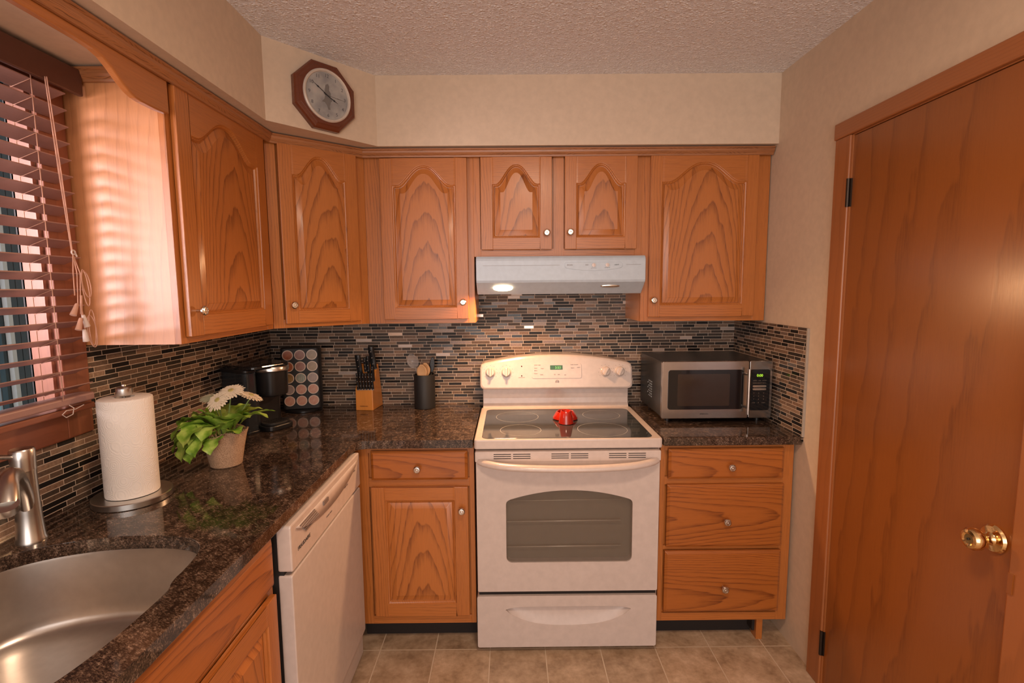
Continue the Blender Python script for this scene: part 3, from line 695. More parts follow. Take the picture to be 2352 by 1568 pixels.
md = od.modifiers.new('bevel', 'BEVEL'); md.width = .003; md.segments = 2; md.limit_method = 'ANGLE'; md.angle_limit = math.radians(50)
MB().prism(win_out(-.003), 'y', -.006, -.003).build('oven_window', ovenGl, od)
MB().box(.10, .67, .026, .030, .37, .72).box(.10, .104, -.002, .03, .37, .72).build('oven_cavity', ovenIn, od)
mb = MB()
for z_ in (.457, .566, .655): mb.tube([(.13, .010, z_), (.60, .010, z_+.002)], .0026 if z_ < .6 else .0012, 6)
mb.build('oven_rack', plain('rack_wire', (.80, .72, .62), .3, .3), od)
MB().prism(rrect(.004, .752, .826, .869, .005, 3), 'y', -.014, .03).build('vent_trim', whiteM, od, bevel=.003)
for gx in (.115, .347, .578):
    mb = MB()
    for cx_ in (0, .078):
        for k in range(3): mb.box(gx-.036+cx_, gx+.034+cx_, -.0146, -.010, .840+.0085*k, .843+.0085*k)
    mb.build('vent_grille', ventM, od)
pts = []; rad = []
for i in range(33):
    u = -1+2*i/32; pts.append((.378+u*.356, -.014-.046*(1-abs(u)**6)-.006*(1-u*u), .829-.015*(1-u*u))); rad.append(.0185 if abs(u) < .97 else .015)
MB().tube(pts, rad, 16, flat=.75).build('door_handle', whiteM, od)
# storage drawer with scooped pull
def holed(name, outer, hole_, y0, dy, m, parent, bev=.003):
    bm = bmesh.new()
    for P in (outer, hole_):
        vs = [bm.verts.new((x, y0, z)) for x, z in P]
        for i in range(len(vs)): bm.edges.new((vs[i], vs[(i+1) % len(vs)]))
    bmesh.ops.triangle_fill(bm, use_beauty=True, edges=bm.edges[:])
    r_ = bmesh.ops.extrude_face_region(bm, geom=bm.faces[:]); bmesh.ops.translate(bm, verts=[g for g in r_['geom'] if isinstance(g, bmesh.types.BMVert)], vec=(0, dy, 0)); bmesh.ops.recalc_face_normals(bm, faces=bm.faces)
    me = bpy.data.meshes.new(name); bm.to_mesh(me); bm.free(); me.materials.append(m); o = bpy.data.objects.new(name, me); COL.objects.link(o); o.parent = parent
    md = o.modifiers.new('bevel', 'BEVEL'); md.width = bev; md.segments = 3; md.limit_method = 'ANGLE'; md.angle_limit = math.radians(60); return o
def crescent(x0, x1, zt, sag, n=28, ez=.012):
    P = [(x0+(x1-x0)*i/n, zt-ez*abs(-1+2*i/n)**8) for i in range(n+1)]; Q = [(x0+(x1-x0)*i/n, zt-ez-.002-sag*(1-abs(-1+2*i/n)**2.6)**.8) for i in range(n, -1, -1)]
    return P, Q
ct, cb_ = crescent(.122, .640, .207, .068)
holed('storage_drawer', rrect(.004, .748, .028, .254, .008, 4), ct+cb_, -.012, .042, whiteTx, rg)
L = [[(x, -.011, z) for x, z in ct], [(x, .008, z-.001) for x, z in ct], [(x, .009, z*.75+z2*.25) for (x, z), (_, z2) in zip(ct, cb_[::-1])], [(x, .002, z*.35+z2*.65) for (x, z), (_, z2) in zip(ct, cb_[::-1])], [(x, -.0115, z2-.001) for x, z2 in cb_[::-1]]]
MB().loft(L, 0, False, False, closed=False).build('drawer_pull', whiteTx, rg)
MB().box(.012, .746, .002, .03, .254, .274).build('drawer_gap_shade', shadowM, rg)  # dark strip fills the seam in place of its shade
for x_ in (.03, .70): MB().lathe([(.014, 0), (.014, .03)], 12, (x_, .05, 0)).build('leveling_foot', matteBk, rg)

# ------------------------------------------------------------------ range hood
hd = thing('range_hood', 'white under-cabinet range hood with one lit lamp above the range', 'range hood', (1.112, -.385, 1.493))
prof = [(.080, .170), (.012, .168), (.003, .158), (.0, .148), (.0, .062), (.004, .052), (.010, .048), (.070, .004), (.076, .0), (.384, .0), (.384, .170)]
MB().prism(prof, 'x', 0, .752).build('hood_shell', hoodM, hd, bevel=.004, seg=3)
N = 20; P = [(.395, .139), (.640, .139), (.648, .132), (.648, .122)]
for i in range(N+1): u = 1-2*i/N; P.append((.52+u*.122, .114-.012*(1-u*u)))
P += [(.392, .122), (.392, .132)]
MB().prism(P, 'y', -.0025, .001).build('switch_panel', hoodM, hd, bevel=.001)
for x_ in (.520, .580): 
    ks = MB().lathe([(.0085, 0), (.0085, -.006), (.001, -.0065)], 20, (x_, -.0025, .126), 'y').build('slide_knob', whiteM, hd)
lettering('BROAN', .0075, hd, grayMk, MF(.415, -.003, .127)); lettering('FAN', .007, hd, grayMk, MF(.49, -.003, .127)); lettering('LIGHT', .0075, hd, blackMk, MF(.622, -.003, .127))
lettering('OFF  LO  HI', .0045, hd, grayMk, MF(.52, -.003, .113)); lettering('OFF  LO  HI', .0045, hd, grayMk, MF(.58, -.003, .114))
MB().box(.03, .37, -.0005, .001, .1265, .1275).build('accent_line', grayMk, hd); MB().box(.665, .73, -.0005, .001, .1275, .1285).build('accent_line', grayMk, hd)
# lamp pocket in the sloped underside, lit lens at left, empty scoop at right
def ell(cx_, t_, a, b, n=24, out=0.002):
    d = Vector((0, .060, -.044)).normalized(); nn = Vector((0, -d.z*-1, 0)); nrm_ = Vector((0, -.044, -.060)).normalized()
    base = Vector((cx_, .010, .048))+d*t_
    return [tuple(base+Vector((a*math.cos(2*PI*k/n), 0, 0))+d*b*math.sin(2*PI*k/n)+nrm_*out) for k in range(n)]
MB().loft([ell(.118, .030, .046, .020, out=-.001), ell(.118, .030, .042, .016, out=.008)]).build('lamp_lens', lampM, hd)
MB().loft([ell(.600, .024, .045, .010, out=-.001), ell(.600, .024, .040, .007, out=.003)]).build('lamp_cover', nickel, hd)

# ------------------------------------------------------------------ wall clock on the diagonal soffit
ca = math.atan2(.35, .318); nrm = Vector((math.sin(ca), -math.cos(ca), 0)); cpos = Vector((.371, -.71, 0))+Vector((math.cos(ca), math.sin(ca), 0))*.228+nrm*.0
ck = thing('wall_clock', 'octagonal dark wood wall clock with a grey dial on the angled soffit', 'clock', (cpos.x, cpos.y, 2.150), ca)
def octo(r, y, rot=PI/8, cz=.126): return [(r/math.cos(PI/8)*math.cos(rot+k*PI/4), y, cz+r/math.cos(PI/8)*math.sin(rot+k*PI/4)) for k in range(8)]
MB().loft([octo(.126, -.001), octo(.126, -.022), octo(.121, -.030), octo(.112, -.032), octo(.108, -.036), octo(.10, -.036)], 0, True, True, sm=False).build('octagonal_frame', clockW, ck, bevel=.001)
MB().lathe([(.099, -.034), (.099, -.041), (.095, -.045), (.090, -.043), (.087, -.037)], 64, (0, 0, .126), 'y', cap=False).build('bezel', plain('bezel_ivory', (.62, .55, .48), .3, .2), ck)
di = MB().lathe([(.0905, -.0366), (.0905, -.0375), (.001, -.0375)], 64, (0, 0, .126), 'y').build('dial', dialM, ck)
for n_ in range(1, 13):
    a = n_*PI/6; lettering(str(n_), .018, di, numM, MF(.074*math.sin(a), -.0378, .126+.074*math.cos(a)), 'numeral')
# painted figure: a standing grey-brown shape on the dial
fg = [(-.006, .040), (.004, .046), (.009, .036), (.007, .022), (.014, .012), (.013, -.004), (.020, -.014), (.013, -.022), (.008, -.038), (.010, -.050), (.002, -.052), (-.003, -.036), (-.012, -.026), (-.024, -.026), (-.013, -.014), (-.009, .002), (-.011, .018), (-.008, .030)]
MB().prism([(x, z+.126) for x, z in fg], 'y', -.0382, -.0375).build('dial_figure', birdM, di)
def hand(a, l, w_, tail=.018, y=-.040):
    mb = MB(); P = [(-w_*.4, -tail), (w_*.4, -tail), (w_*.5, l*.55), (w_*1.2, l*.62), (w_*.4, l*.72), (0, l), (-w_*.4, l*.72), (-w_*1.2, l*.62), (-w_*.5, l*.55)]
    R_ = lambda p: (p[0]*math.cos(a)+p[1]*math.sin(a), .126-p[0]*math.sin(a)+p[1]*math.cos(a))
    return mb.prism([R_(p) for p in P], 'y', y-.0008, y)
hand(math.radians(116), .048, .0032, y=-.0395).build('hour_hand', handM, ck); hand(math.radians(302), .074, .0026, y=-.041).build('minute_hand', handM, ck); hand(math.radians(94), .068, .0007, y=-.0425).build('second_hand', handM, ck)

# ------------------------------------------------------------------ window blind
bl = thing('window_blind', 'reddish brown two inch slatted blind hanging in the window over the sink', 'blind', (.0, -1.66, 1.21))
MB().box(.019, .066, -.50, .487, .875, .915).box(.067, .080, -.50, .492, .848, .917).build('headrail', plain('blind_headrail_stain', (.105, .042, .028), .4), bl, bevel=.003)
mb = MB(); tilt = math.radians(20); zs = []
z_ = .832
while z_ > .035:
    zs.append(z_); z_ -= .0437
for z_ in zs:
    c_, s_ = math.cos(tilt)*.025, math.sin(tilt)*.025
    P = []
    for k in range(7):
        t_ = -1+2*k/6; P.append((.044+c_*t_, z_+s_*t_+.0015*(1-t_*t_)+.0013))
    for k in range(6, -1, -1):
        t_ = -1+2*k/6; P.append((.044+c_*t_, z_+s_*t_+.0015*(1-t_*t_)-.0013))
    mb.prism(P, 'y', -.50, .447)
mb.build('slat_curtain', slatM, bl)
MB().prism(rrect(.020, .068, .004, .026, .005, 3), 'y', -.50, .447).build('bottom_rail', slatM, bl)
for y_ in (.345, -.25):
    mb = MB(); mb.tube([(.070, y_, .86), (.070, y_, .02)], .0012, 6); mb.tube([(.018, y_, .86), (.018, y_, .02)], .0012, 6)
    for z_ in zs: mb.tube([(.070, y_, z_+.008), (.018, y_+.0, z_-.012)], .0009, 5)
    mb.build('ladder_cord', cordM, bl)
cy_ = .388
mb = MB()
for dx, dy in ((.0, 0), (.004, .003), (-.002, .006)): mb.tube([(.082+dx, .372+dy*.3, .855), (.085+dx, .382+dy, .62), (.09+dx*.3, .392+dy*.3, .415)], .0013, 6)
for a, b, c_ in ((.385, .388, .30), (.392, .40, .27), (.398, .41, .25)): mb.tube([(.09, .395, .41), (.092, b, .36), (.093, a, c_)], .0013, 6)
def loop(cy2, cz2, ry, rz_, lean=0): return [(.094, cy2+ry*math.cos(t)+lean*rz_*math.sin(t), cz2+rz_*math.sin(t)) for t in [2*PI*k/20 for k in range(21)]]
mb.tube(loop(.425, .330, .013, .036, -.15), .0013, 6); mb.tube(loop(.430, .200, .015, .045, -.1), .0013, 6); mb.tube(loop(.421, .32, .010, .05, -.1), .0012, 6); mb.tube(loop(.432, .21, .011, .05, 0), .0012, 6)
mb.tube([(.093, .405, .30), (.094, .40, .26), (.094, .407, .21)], .0030, 6)
mb.build('lift_cord', cordM, bl)
MB().tube([(.062, .36, .012), (.072, .372, -.004), (.074, .365, -.020), (.073, .345, -.024), (.072, .335, -.014), (.073, .347, -.006), (.074, .375, -.008), (.074, .402, -.002)], .0012, 6).build('cord_tail', cordW, bl)
MB().tube([(.092, .395+.0055*math.cos(t), .415+.0055*math.sin(t)) for t in [k*.5 for k in range(13)]]+[(.093, .404, .404)], .0021, 8).build('cord_knot', cordW, bl)
for (ty, tz, an) in ((.378, .262, .5), (.388, .222, .35), (.403, .190, -.1), (.407, .230, -.3)):
    tm = MB().lathe([(.0035, .018), (.0045, .016), (.0075, -.012), (.0078, -.016), (.002, -.017)], 16); tm.xf(Matrix.Translation((.096, ty, tz)) @ Matrix.Rotation(-an, 4, 'X')); tm.build('cord_tassel', cordW if an < 0 else cordM, bl)

# ------------------------------------------------------------------ paper towel holder
pt = thing('paper_towel_holder', 'round brushed steel paper towel stand on the granite beside the faucet', 'paper towel holder', (.148, -1.205, CT))
MB().lathe([(.096, 0), (.099, .002), (.099, .017), (.097, .019), (.001, .0195)], 64).build('base_disc', steel, pt)
MB().lathe([(.006, .019), (.006, .312)], 16).build('rod', steel, pt)
MB().lathe([(.010, .306), (.019, .309), (.020, .312), (.020, .329), (.017, .333), (.006, .336), (.005, .340), (.001, .341)], 32).build('finial', steel, pt)
N = 72; L = []
for z_, s_ in ((.0, .985), (.004, 1), (.275, 1), (.281, .985), (.283, .94)):
    L.append([((.066*s_+.0012*math.sin(3*a+.5))*math.cos(a), (.066*s_+.0012*math.sin(2*a))*math.sin(a), z_) for a in [2*PI*k/N for k in range(N)]])
L.append([(.024*math.cos(a), .024*math.sin(a), .284) for a in [2*PI*k/N for k in range(N)]]); L.append([(.021*math.cos(a), .021*math.sin(a), .270) for a in [2*PI*k/N for k in range(N)]]); L.append([(.021*math.cos(a), .021*math.sin(a), .0) for a in [2*PI*k/N for k in range(N)]])
tr = MB().loft(L, 0, False, False).build('paper_towel_roll', paperM); tr.location = (.148, -1.205, CT+.0205); tag(tr, 'white embossed paper towel roll standing on the steel holder', 'paper towels')

# ------------------------------------------------------------------ potted gerbera
pl = thing('potted_gerbera', 'white gerbera daisies in a burlap-wrapped pot on the granite counter', 'plant', (.262, -.918, CT))
N = 48; L = []
def ring(r, z, wv=0, ph=0): return [((r+wv*math.sin(7*a+ph))*math.cos(a), (r+wv*math.sin(7*a+ph))*math.sin(a), z+wv*1.2*math.sin(5*a+ph)) for a in [2*PI*k/N for k in range(N)]]
pb = MB().loft([ring(.046, 0), ring(.050, .003), ring(.060, .06, .0008), ring(.069, .105, .002), ring(.073, .122, .005), ring(.068, .121, .005), ring(.060, .095)], 0, True, False).build('burlap_pot', burlap, pl)
MB().lathe([(.060, .095), (.001, .100)], 32, cap=False).build('soil', plain('soil', (.03, .02, .012), .95), pl)
fr = MB()
for k in range(26):
    a = -2.6+k*.10+random.uniform(-.05, .05); r0 = .068
    fr.tube([(r0*math.cos(a), r0*math.sin(a), .118), ((r0+.004)*math.cos(a+.05), (r0+.004)*math.sin(a+.05), .125+random.uniform(-.004, .006)), ((r0+.006)*math.cos(a+.16), (r0+.006)*math.sin(a+.16), .116+random.uniform(-.01, .01))], .0009, 4)
fr.build('frayed_rim', burlap, pb)
def leaf(az, el, length, width, droop, base=(0, 0, .10), twist=0, lob=.25):
    mb = MB(); n = 18; rows = []
    d = Vector((math.cos(az), math.sin(az), 0)); sd = Vector((-math.sin(az), math.cos(az), 0))
    p = Vector(base)+d*.02; ang_ = el; stepl = length/n
    for i in range(n+1):
        t = i/n
        ww = 0.0022 if t < .26 else width*(math.sin(PI*((t-.26)/.74)**.75)**.7)*(1+lob*math.sin(t*31+az*3))+.0008
        tw = twist*t; side = sd*math.cos(tw)+Vector((0, 0, 1))*math.sin(tw)
        nrm2 = Vector((-d.x*math.sin(ang_), -d.y*math.sin(ang_), math.cos(ang_)))
        row = []
        for q in (-1, -.5, 0, .5, 1):
            row.append(p+side*ww*q+nrm2*(abs(q)**2*ww*.28+.003*math.sin(t*30+q*5)*abs(q)*(t > .3)))
        rows.append(row)
        p = p+(d*math.cos(ang_)+Vector((0, 0, 1))*math.sin(ang_))*stepl; ang_ -= droop/n*(1 if t > .2 else .3)
    return mb.loft(rows, 0, False, False, closed=False)
LV = [(-2.75, 1.25, .16, .030, 2.6), (-2.35, 1.1, .19, .036, 3.0), (-2.0, 1.1, .185, .036, 3.3), (-1.6, 1.2, .15, .030, 3.2), (-2.55, .7, .15, .032, 1.9), (-3.05, 1.0, .165, .030, 2.0), (2.9, 1.2, .15, .028, 2.0), (-1.0, 1.35, .13, .028, 2.0), (-.45, 1.25, .16, .034, 1.9), (0, 1.15, .175, .032, 2.1), (.35, .95, .175, .026, 1.4), (.8, 1.2, .15, .030, 1.8), (1.4, 1.3, .14, .028, 1.6), (2.1, 1.3, .14, .028, 1.6), (-1.2, 1.4, .13, .028, 1.5), (-.1, 1.35, .13, .030, 1.3), (2.6, 1.35, .13, .028, 1.3), (-2.1, 1.35, .14, .030, 1.6), (-2.7, .5, .17, .034, 2.4), (-2.15, .5, .17, .036, 2.7), (-.7, .8, .12, .024, 1.5), (-2.4, 1.45, .13, .03, 1.1), (.5, 1.4, .13, .03, 1.2), (-2.9, .35, .15, .032, 1.4), (-1.75, .7, .16, .036, 2.9), (-1.95, .3, .15, .034, 2.3), (-1.45, .5, .12, .028, 2.4)]
for i, (az, el, ln_, wd, dr_) in enumerate(LV):
    leaf(az, el, ln_, wd*1.12, dr_, twist=random.uniform(-.5, .5)).build('leaf', leafM, pl, subsurf=1)
for (fx, fy, fz, az, tl) in ((-.040, .01, .236, 2.2, .55), (.035, -.005, .262, -1.5, .45), (.005, -.035, .236, -1.9, .8), (.095, .01, .242, .2, .4)):
    top_ = Vector((fx, fy, fz)); MB().tube([(fx*.25, fy*.25, .10), (fx*.5, fy*.5+.004, .17), tuple(top_-Vector((0, 0, .004)))], .0022, 8).build('stem', stemM, pl)
    M = Matrix.Translation(top_) @ Matrix.Rotation(az, 4, 'Z') @ Matrix.Rotation(tl, 4, 'Y')
    fm = MB()
    for lay, (cnt, rl, up_) in enumerate(((24, .043, .10), (22, .034, .25))):
        for k in range(cnt):
            a = 2*PI*k/cnt+lay*.12+random.uniform(-.05, .05); rr = rl*random.uniform(.92, 1.06); ww = .0040
            ca_, sa_ = math.cos(a), math.sin(a)
            rows = []
            for t in (.15, .5, .85, 1.0):
                wq = ww*(.45 if t < .2 else 1 if t < .9 else .35); zz = up_*rr*t*.6-.006*t*t+lay*.0015
                rows.append([(rr*t*ca_-sa_*wq*q, rr*t*sa_+ca_*wq*q, zz-abs(q)*-.0008) for q in (-1, 0, 1)])
            fm.loft(rows, 0, False, False, closed=False)
    fo = fm.xf(M).build('flower_head', petalM, pl)
    MB().lathe([(.008, .002), (.0085, .005), (.006, .0065), (.001, .006)], 20).xf(M).build('flower_centre', discM, fo)

# ------------------------------------------------------------------ coffee maker
km = thing('coffee_maker', 'black single-serve coffee maker with a side water tank in the counter corner', 'coffee maker', (.145, -.430, CT), math.radians(62))
MB().prism(rrect(-.055, .085, -.045, .095, .03), 'z', .0, .275).build('rear_tower', blackM, km, bevel=.006)
MB().prism(rrect(-.050, .085, -.125, .10, .035), 'z', 0, .024).build('base', blackM, km, bevel=.005)
MB().prism(rrect(-.042, .078, -.120, -.03, .045, 8), 'z', .024, .034).build('drip_tray', matteBk, km, bevel=.002)
mb = MB(); 
for i in range(-4, 5): mb.box(.018+i*.010-.002, .018+i*.010+.002, -.105, -.045, .034, .0355)
mb.build('drip_grate', matteBk, km)
L = []
for z_, s_ in ((.150, .88), (.155, .94), (.17, .97), (.245, .98), (.262, 1.0), (.275, 1.02)):
    L.append([(.016+(x)*s_, -.045+y*s_, z_) for x, y in rrect(-.066, .066, -.085, .10, .055, 8)])
MB().loft(L, 0).build('brew_head', blackM, km, bevel=.002)
MB().prism(rrect(-.122, .090, -.125, .097, .055, 8), 'z', .274, .293).build('lid', blackGl, km, bevel=.007, seg=3)
N = 24; rows = []
for i in range(N+1):
    a = PI+(PI)*i/N; x, y = .016+.074*math.cos(a), -.055+.082*math.sin(a)
    rows.append([(x*1.0, y, .258), (x*1.02-.0003, y*1.03, .262), (x*1.02, y*1.03, .274), (x, y, .280)])
MB().loft(rows, 0, True, True, closed=True).build('silver_handle', steel, km)
MB().prism(rrect(-.118, -.058, -.08, .090, .02), 'z', .012, .262).build('water_tank', resM, km, bevel=.003)
MB().prism(rrect(-.121, -.056, -.084, .093, .022), 'z', .262, .280).build('tank_lid', blackM, km, bevel=.004)
MB().prism(rrect(-.118, -.050, -.08, .090, .02), 'z', .0, .012).build('tank_base', blackM, km, bevel=.002)

# ------------------------------------------------------------------ coffee pod rack and pods
PA = math.radians(14)
RP = (.205, -.105, CT)
rk = thing('coffee_pod_rack', 'black coffee pod carousel standing in the corner behind the coffee maker', 'pod holder', RP, PA)
MB().prism(rrect(-.092, .092, -.045, .045, .02), 'z', .012, .320).build('rack_body', matteBk, rk, bevel=.004)
MB().lathe([(.088, 0), (.090, .002), (.090, .010), (.088, .012)], 40).build('turntable', blackM, rk)
mb = MB(); POD = []
for r_ in range(5):
    for c_ in range(3):
        px, pz = -.056+c_*.056, .286-r_*.0575; POD.append((px, pz, r_, c_))
        mb.lathe([(.0265, 0), (.0265, -.002), (.0245, -.002), (.0245, .001)], 32, (px, -.045, pz), 'y', cap=False)
mb.build('pod_holes', blackGl, rk)
def mk_lid(name, A_, B_, sc1):
    t = NT(name); t.b.inputs['Roughness'].default_value = .3; n = t.noise(t.coord('Object'), sc1, 2); wv = t.add('ShaderNodeTexWave'); wv.inputs['Scale'].default_value = sc1*2.2; wv.inputs['Distortion'].default_value = 2; t.link(t.coord('Object'), wv.inputs['Vector'])
    t.link(t.ramp(t.math('MULTIPLY', t.math('ADD', n, wv.outputs['Fac']), .5), [(.35, A_), (.6, B_)]), t.b.inputs['Base Color']); return t.m
rimM = plain('pod_rim', (.66, .52, .42), .35)
LID = {'orange': mk_lid('orange_foil', (.10, .02, .01), (.62, .20, .08), 45), 'rose': mk_lid('rose_foil', (.16, .06, .05), (.48, .26, .20), 45), 'striped tan': mk_lid('tan_foil', (.20, .13, .08), (.44, .32, .20), 45), 'grey green': mk_lid('grey_foil', (.10, .11, .09), (.46, .47, .38), 30), 'pink grey': mk_lid('pinkgrey_foil', (.22, .18, .17), (.46, .33, .27), 40), 'gold and black': mk_lid('gold_foil', (.02, .012, .01), (.60, .36, .12), 25), 'red striped': mk_lid('red_foil', (.50, .12, .07), (.62, .44, .32), 60)}
LC = ['orange', 'rose', 'striped tan', 'orange', 'rose', 'striped tan', 'gold and black', 'grey green', 'pink grey', 'pink grey', 'red striped', 'red striped', 'red striped', 'red striped', 'red striped']
RN = ['top row', 'second row', 'middle row', 'fourth row', 'bottom row']; CN = ['left', 'centre', 'right']
Mr = Matrix.Translation(RP) @ Matrix.Rotation(PA, 4, 'Z')
p0 = None
for (px, pz, r_, c_), lc in zip(POD, LC):
    wp = Mr @ Vector((px, -.0460, pz))
    if p0 is None:
        p0 = thing('coffee_pod', '', 'coffee pod', wp, PA)
        cup0 = MB().lathe([(.0255, -.0035), (.0255, -.0015), (.0225, -.001), (.021, .0006)], 32, (0, 0, 0), 'y').build('cup', rimM, p0)
        fo0 = MB().lathe([(.0215, -.0030), (.0215, -.0040), (.001, -.0040)], 32, (0, 0, 0), 'y').build('foil_lid', LID[lc], p0)
        root, foil = p0, fo0
    else:
        root = p0.copy(); COL.objects.link(root); root.location = wp
        c1 = cup0.copy(); COL.objects.link(c1); c1.parent = root
        foil = fo0.copy(); foil.data = fo0.data.copy(); COL.objects.link(foil); foil.parent = root; foil.data.materials[0] = LID[lc]
    root['label'] = 'coffee pod with %s lid in the rack, %s, %s' % (lc, RN[r_], CN[c_]); root['group'] = 'coffee pods in the black rack'

# ------------------------------------------------------------------ knife block and knives
KX, KY = .535, -.075
nb = thing('knife_block', 'slanted light wooden knife block on the counter by the backsplash', 'knife block', (KX, KY, CT), -math.radians(7))
# side profile in (y, z), y<0 to the front
sprof = [(-.066, 0), (.066, 0), (.070, .012), (.024, .225), (.014, .226), (-.064, .108)]
MB().prism(sprof, 'x', -.048, .042).build('wood_block', bambooW, nb, bevel=.003)
lettering('FARBERWARE', .0065, nb, burntMk, MF(-.005, -.0668, .022))
ax = Vector((0, -.16, .97)).normalized()   # handles rise, leaning forward
def knife(name, x, y, z, L_, w_, t_, label, lean=0, group=None):
    k_ = thing(name, label, 'knife', (KX+x, KY+y, CT+z), 0, group)
    rows = []
    for i in range(9):
        t = i/8; wv = w_*(1+.22*math.cos(t*2*PI*1.1))*(.75 if t == 1 else 1); c_ = Vector((lean*t*L_, ax.y*t*L_, ax.z*t*L_))
        rows.append([tuple(c_+Vector((t_*math.cos(a), wv*math.sin(a)*.9, wv*math.sin(a)*.16))) for a in [2*PI*j/12 for j in range(12)]])
    h_ = MB().loft(rows, 0).build('handle', blackM, k_)
    MB().box(-t_*.85, t_*.85, -w_*.8, w_*.8, -.004, .003).build('bolster', steel, k_)
    for t in (.22, .5, .78): 
        c_ = Vector((lean*t*L_, ax.y*t*L_, ax.z*t*L_)); MB().lathe([(.0022, -w_*1.18), (.0022, w_*1.0)], 8, tuple(c_), 'y').build('rivet', nickel, h_)
    return k_
GK = 'knives in the wooden block'
knife('kitchen_knife', -.034, -.030, .163, .118, .009, .0145, 'wide black-handled knife at the upper left of the knife block', -.06, GK)
knife('kitchen_knife', -.012, -.012, .192, .070, .008, .008, 'short black-handled knife second from left in the upper row of the block', 0, GK)
knife('kitchen_knife', .006, -.022, .178, .095, .008, .0085, 'black-handled knife third from left in the upper row of the block', .0, GK)
knife('kitchen_knife', .029, -.005, .205, .115, .010, .0150, 'tallest black-handled knife at the upper right of the knife block', -.08, GK)
knife('kitchen_knife', .031, -.038, .148, .075, .008, .0085, 'small black-handled knife at the right edge of the block, below the tallest', .0, GK)
for i in range(6):
    knife('steak_knife', -.038+i*.0145, -.068+.003, .109, .084, .0075, .0066, ['leftmost black steak knife', 'second black steak knife from the left', 'third black steak knife from the left', 'fourth black steak knife from the left', 'fifth black steak knife from the left', 'rightmost black steak knife'][i]+' in the lower front row of the block', 0, 'steak knives in the lower row')

# ------------------------------------------------------------------ utensil crock
UX, UY = .820, -.085
uc = thing('utensil_crock', 'matte black cylindrical utensil crock between knife block and range', 'utensil holder', (UX, UY, CT))
MB().lathe([(.050, 0), (.053, .003), (.053, .172), (.052, .174), (.049, .174), (.048, .172), (.048, .006), (.001, .006)], 48).build('crock_body', matteBk, uc)
def utensil(name, label, cat, base, tip, head, m, w_=.026, t_=.004, bowl=.0, hl=.075, fr=None):
    u = thing(name, label, cat, (UX+base[0], UY+base[1], CT+.008))
    b = Vector((0, 0, 0)); tp = Vector((tip[0]-base[0], tip[1]-base[1], tip[2]-.008)); d = (tp-b).normalized()
    MB().tube([tuple(b), tuple(tp)], .0045, 8).build('handle', m, u)
    side = Vector((1, 0, 0))-d*d.x; side.normalize(); n = d.cross(side)
    rows = []
    for i in range(13):
        t = i/12; ww = w_*math.sin(PI*(.08+.92*t))**.55 if t < .98 else w_*.25; c_ = tp+d*(hl*t-.008)
        rows.append([tuple(c_+side*ww*q+n*(bowl*(1-q*q)*math.sin(PI*t))) for q in (-1, -.66, -.33, 0, .33, .66, 1)])
    MB().loft(rows, 0, False, False, closed=False).build(head, m, u, solid=t_)
    return u
utensil('serving_spoon', 'clear plastic ladle-shaped spoon leaning left out of the black crock', 'spoon', (.024, .014), (-.050, .008, .215), 'spoon_bowl', clearP, .030, .002, .016, .072)
utensil('wooden_spoon', 'pale wooden spoon at the front of the black crock', 'spoon', (-.004, -.015), (-.006, -.030, .165), 'spoon_bowl', spoonW, .026, .005, .004, .072)
utensil('wooden_spoon', 'second wooden spoon, half hidden behind the front wooden spoon', 'spoon', (0, .005), (.006, -.010, .172), 'spoon_bowl', spoonW, .025, .005, .004, .070)
utensil('spatula', 'black spatula standing at the right side of the crock', 'spatula', (.012, .01), (.034, .012, .185), 'blade', blackM, .014, .003, 0, .085)

# ------------------------------------------------------------------ red ceramic pieces on the cooktop
sr = thing('spoon_rest', 'low red glazed ceramic bowl at the back centre of the glass cooktop', 'bowl', (1.513, -.345, .9165))
MB().lathe([(.050, 0), (.058, .004), (.0575, .009), (.041, .034), (.038, .036), (.035, .034), (.036, .028), (.042, .012), (.03, .006), (.001, .006)], 48).build('glazed_bowl', redM, sr)
sh = thing('ceramic_bell', 'small red glazed bell-shaped holder in front of the red bowl on the cooktop', 'holder', (1.508, -.425, .9165))
N = 32; L = []
for r_, z_ in ((.030, 0), (.034, .002), (.0335, .006), (.029, .030), (.024, .050), (.0215, .0545)):
    L.append([(r_*math.cos(a), r_*math.sin(a), z_+(.006*abs(math.cos(a))**1.5 if z_ > .045 else 0)) for a in [2*PI*k/N for k in range(N)]])
L.append([(x*.75, y*.75, z-.012) for x, y, z in L[-1]])
MB().loft(L, 0).build('glazed_bell', redM, sh)

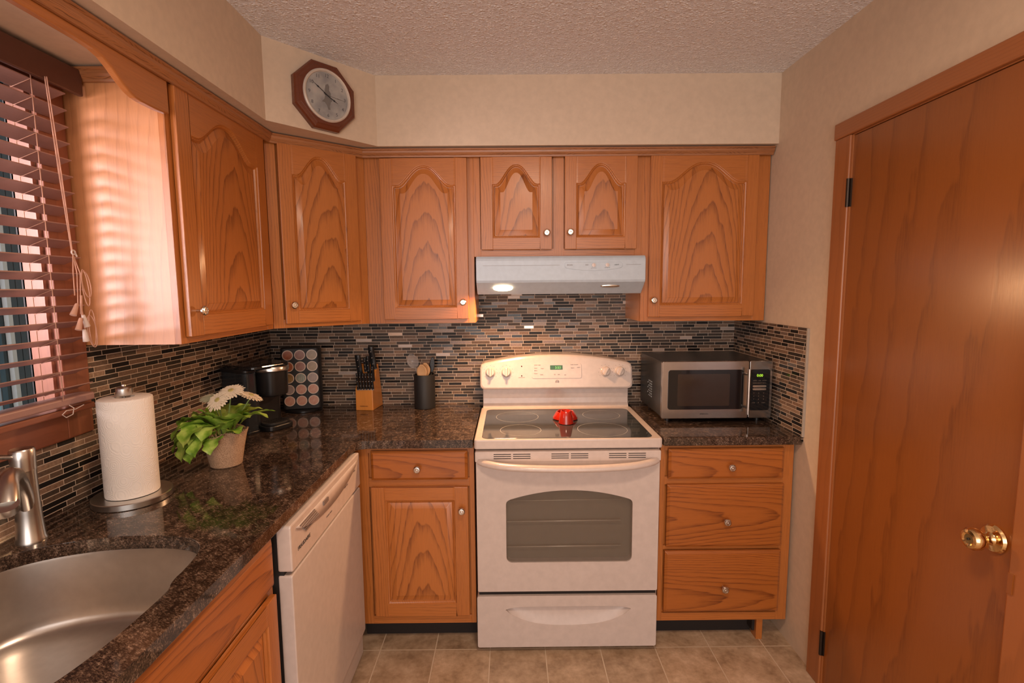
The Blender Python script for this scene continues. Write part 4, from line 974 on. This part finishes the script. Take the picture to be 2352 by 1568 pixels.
# ------------------------------------------------------------------ microwave
MX, MY, MZ = 1.934, -.432, CT
mwSteel = plain('microwave_steel', (.40, .36, .33), .22, 1)
mw = thing('microwave', 'stainless and black countertop microwave in the right corner of the counter', 'microwave', (MX, MY, MZ))
MB().box(.004, .486, .022, .385, .022, .275).build('cabinet_shell', plain('microwave_black_steel', (.05, .05, .052), .28, .6), mw, bevel=.004)
mb = MB()
for k in range(7):
    for j in range(5):
        if (j+k) % 2 or j < 3: mb.box(.0025, .0045, .18+j*.016, .186+j*.016, .08+k*.012, .086+k*.012)
mb.build('side_vents', nickel, mw)
MB().prism(rrect(.0, .385, .020, .278, .006), 'y', 0, .022).build('door', mwSteel, mw, bevel=.002)
MB().prism(rrect(.026, .360, .062, .240, .012), 'y', -.002, .0).build('door_window', blackGl, mw)
MB().prism(rrect(.068, .300, .078, .222, .004), 'y', -.0024, -.002).build('window_screen', plain('microwave_screen', (.035, .022, .016), .12), mw)
MB().prism(rrect(.388, .490, .020, .278, .006), 'y', .0, .022).build('control_surround', mwSteel, mw, bevel=.002)
MB().prism(rrect(.390, .478, .056, .240, .010), 'y', -.002, .0).build('keypad', blackGl, mw)
MB().tube([(.3715, -.030, .045), (.3715, -.030, .246)], .0065, 16).build('door_handle', steel, mw)
for z_ in (.075, .222): MB().tube([(.3715, -.028, z_), (.362, .0, z_)], .006, 12).build('handle_post', nickel, mw)
lettering('0:00', .016, mw, greenY, MF(.432, -.0025, .213))
for k, z_ in enumerate((.165, .152)): MB().prism(rrect(.402, .462, z_-.0045, z_+.0045, .0044), 'y', -.0035, -.002).build('long_button', nickel, mw)
for r_ in range(2):
    for c_, t_ in enumerate((('AUTO', 'TIME', 'POWER'), ('CLOCK', 'WEIGHT', 'MEMO'))[r_]): lettering(t_, .0055, mw, nickel, MF(.411+c_*.021, -.0022, .190-r_*.011))
for i in range(9): lettering(str(i+1), .007, mw, nickel, MF(.408+(i % 3)*.022, -.0022, .134-(i//3)*.014))
lettering('STOP', .0055, mw, nickel, MF(.408, -.0022, .090)); lettering('0', .007, mw, nickel, MF(.430, -.0022, .091)); lettering('START', .0055, mw, nickel, MF(.452, -.0022, .090))
lettering('EMERSON', .0085, mw, blackMk, MF(.19, -.0005, .041))
for x_, y_ in ((.04, .05), (.45, .05), (.04, .34), (.45, .34)): MB().lathe([(.012, 0), (.012, .023)], 12, (x_, y_, 0)).build('rubber_foot', blackM, mw)

# ------------------------------------------------------------------ ceiling lamp of the room (behind the camera)
cl = thing('ceiling_light', 'round flush ceiling light on the textured ceiling near the door', 'lamp', (1.45, -2.05, CH))
MB().lathe([(.18, 0), (.18, -.02), (.16, -.03)], 40).build('lamp_base', nickel, cl)
MB().lathe([(.16, -.03), (.14, -.06), (.08, -.082), (.001, -.088)], 40, cap=False).build('lamp_glass', lampC, cl)
bpy.data.objects['ceiling_light_bulb'].location = (1.45, -2.05, CH-.10)
bpy.context.view_layer.update()
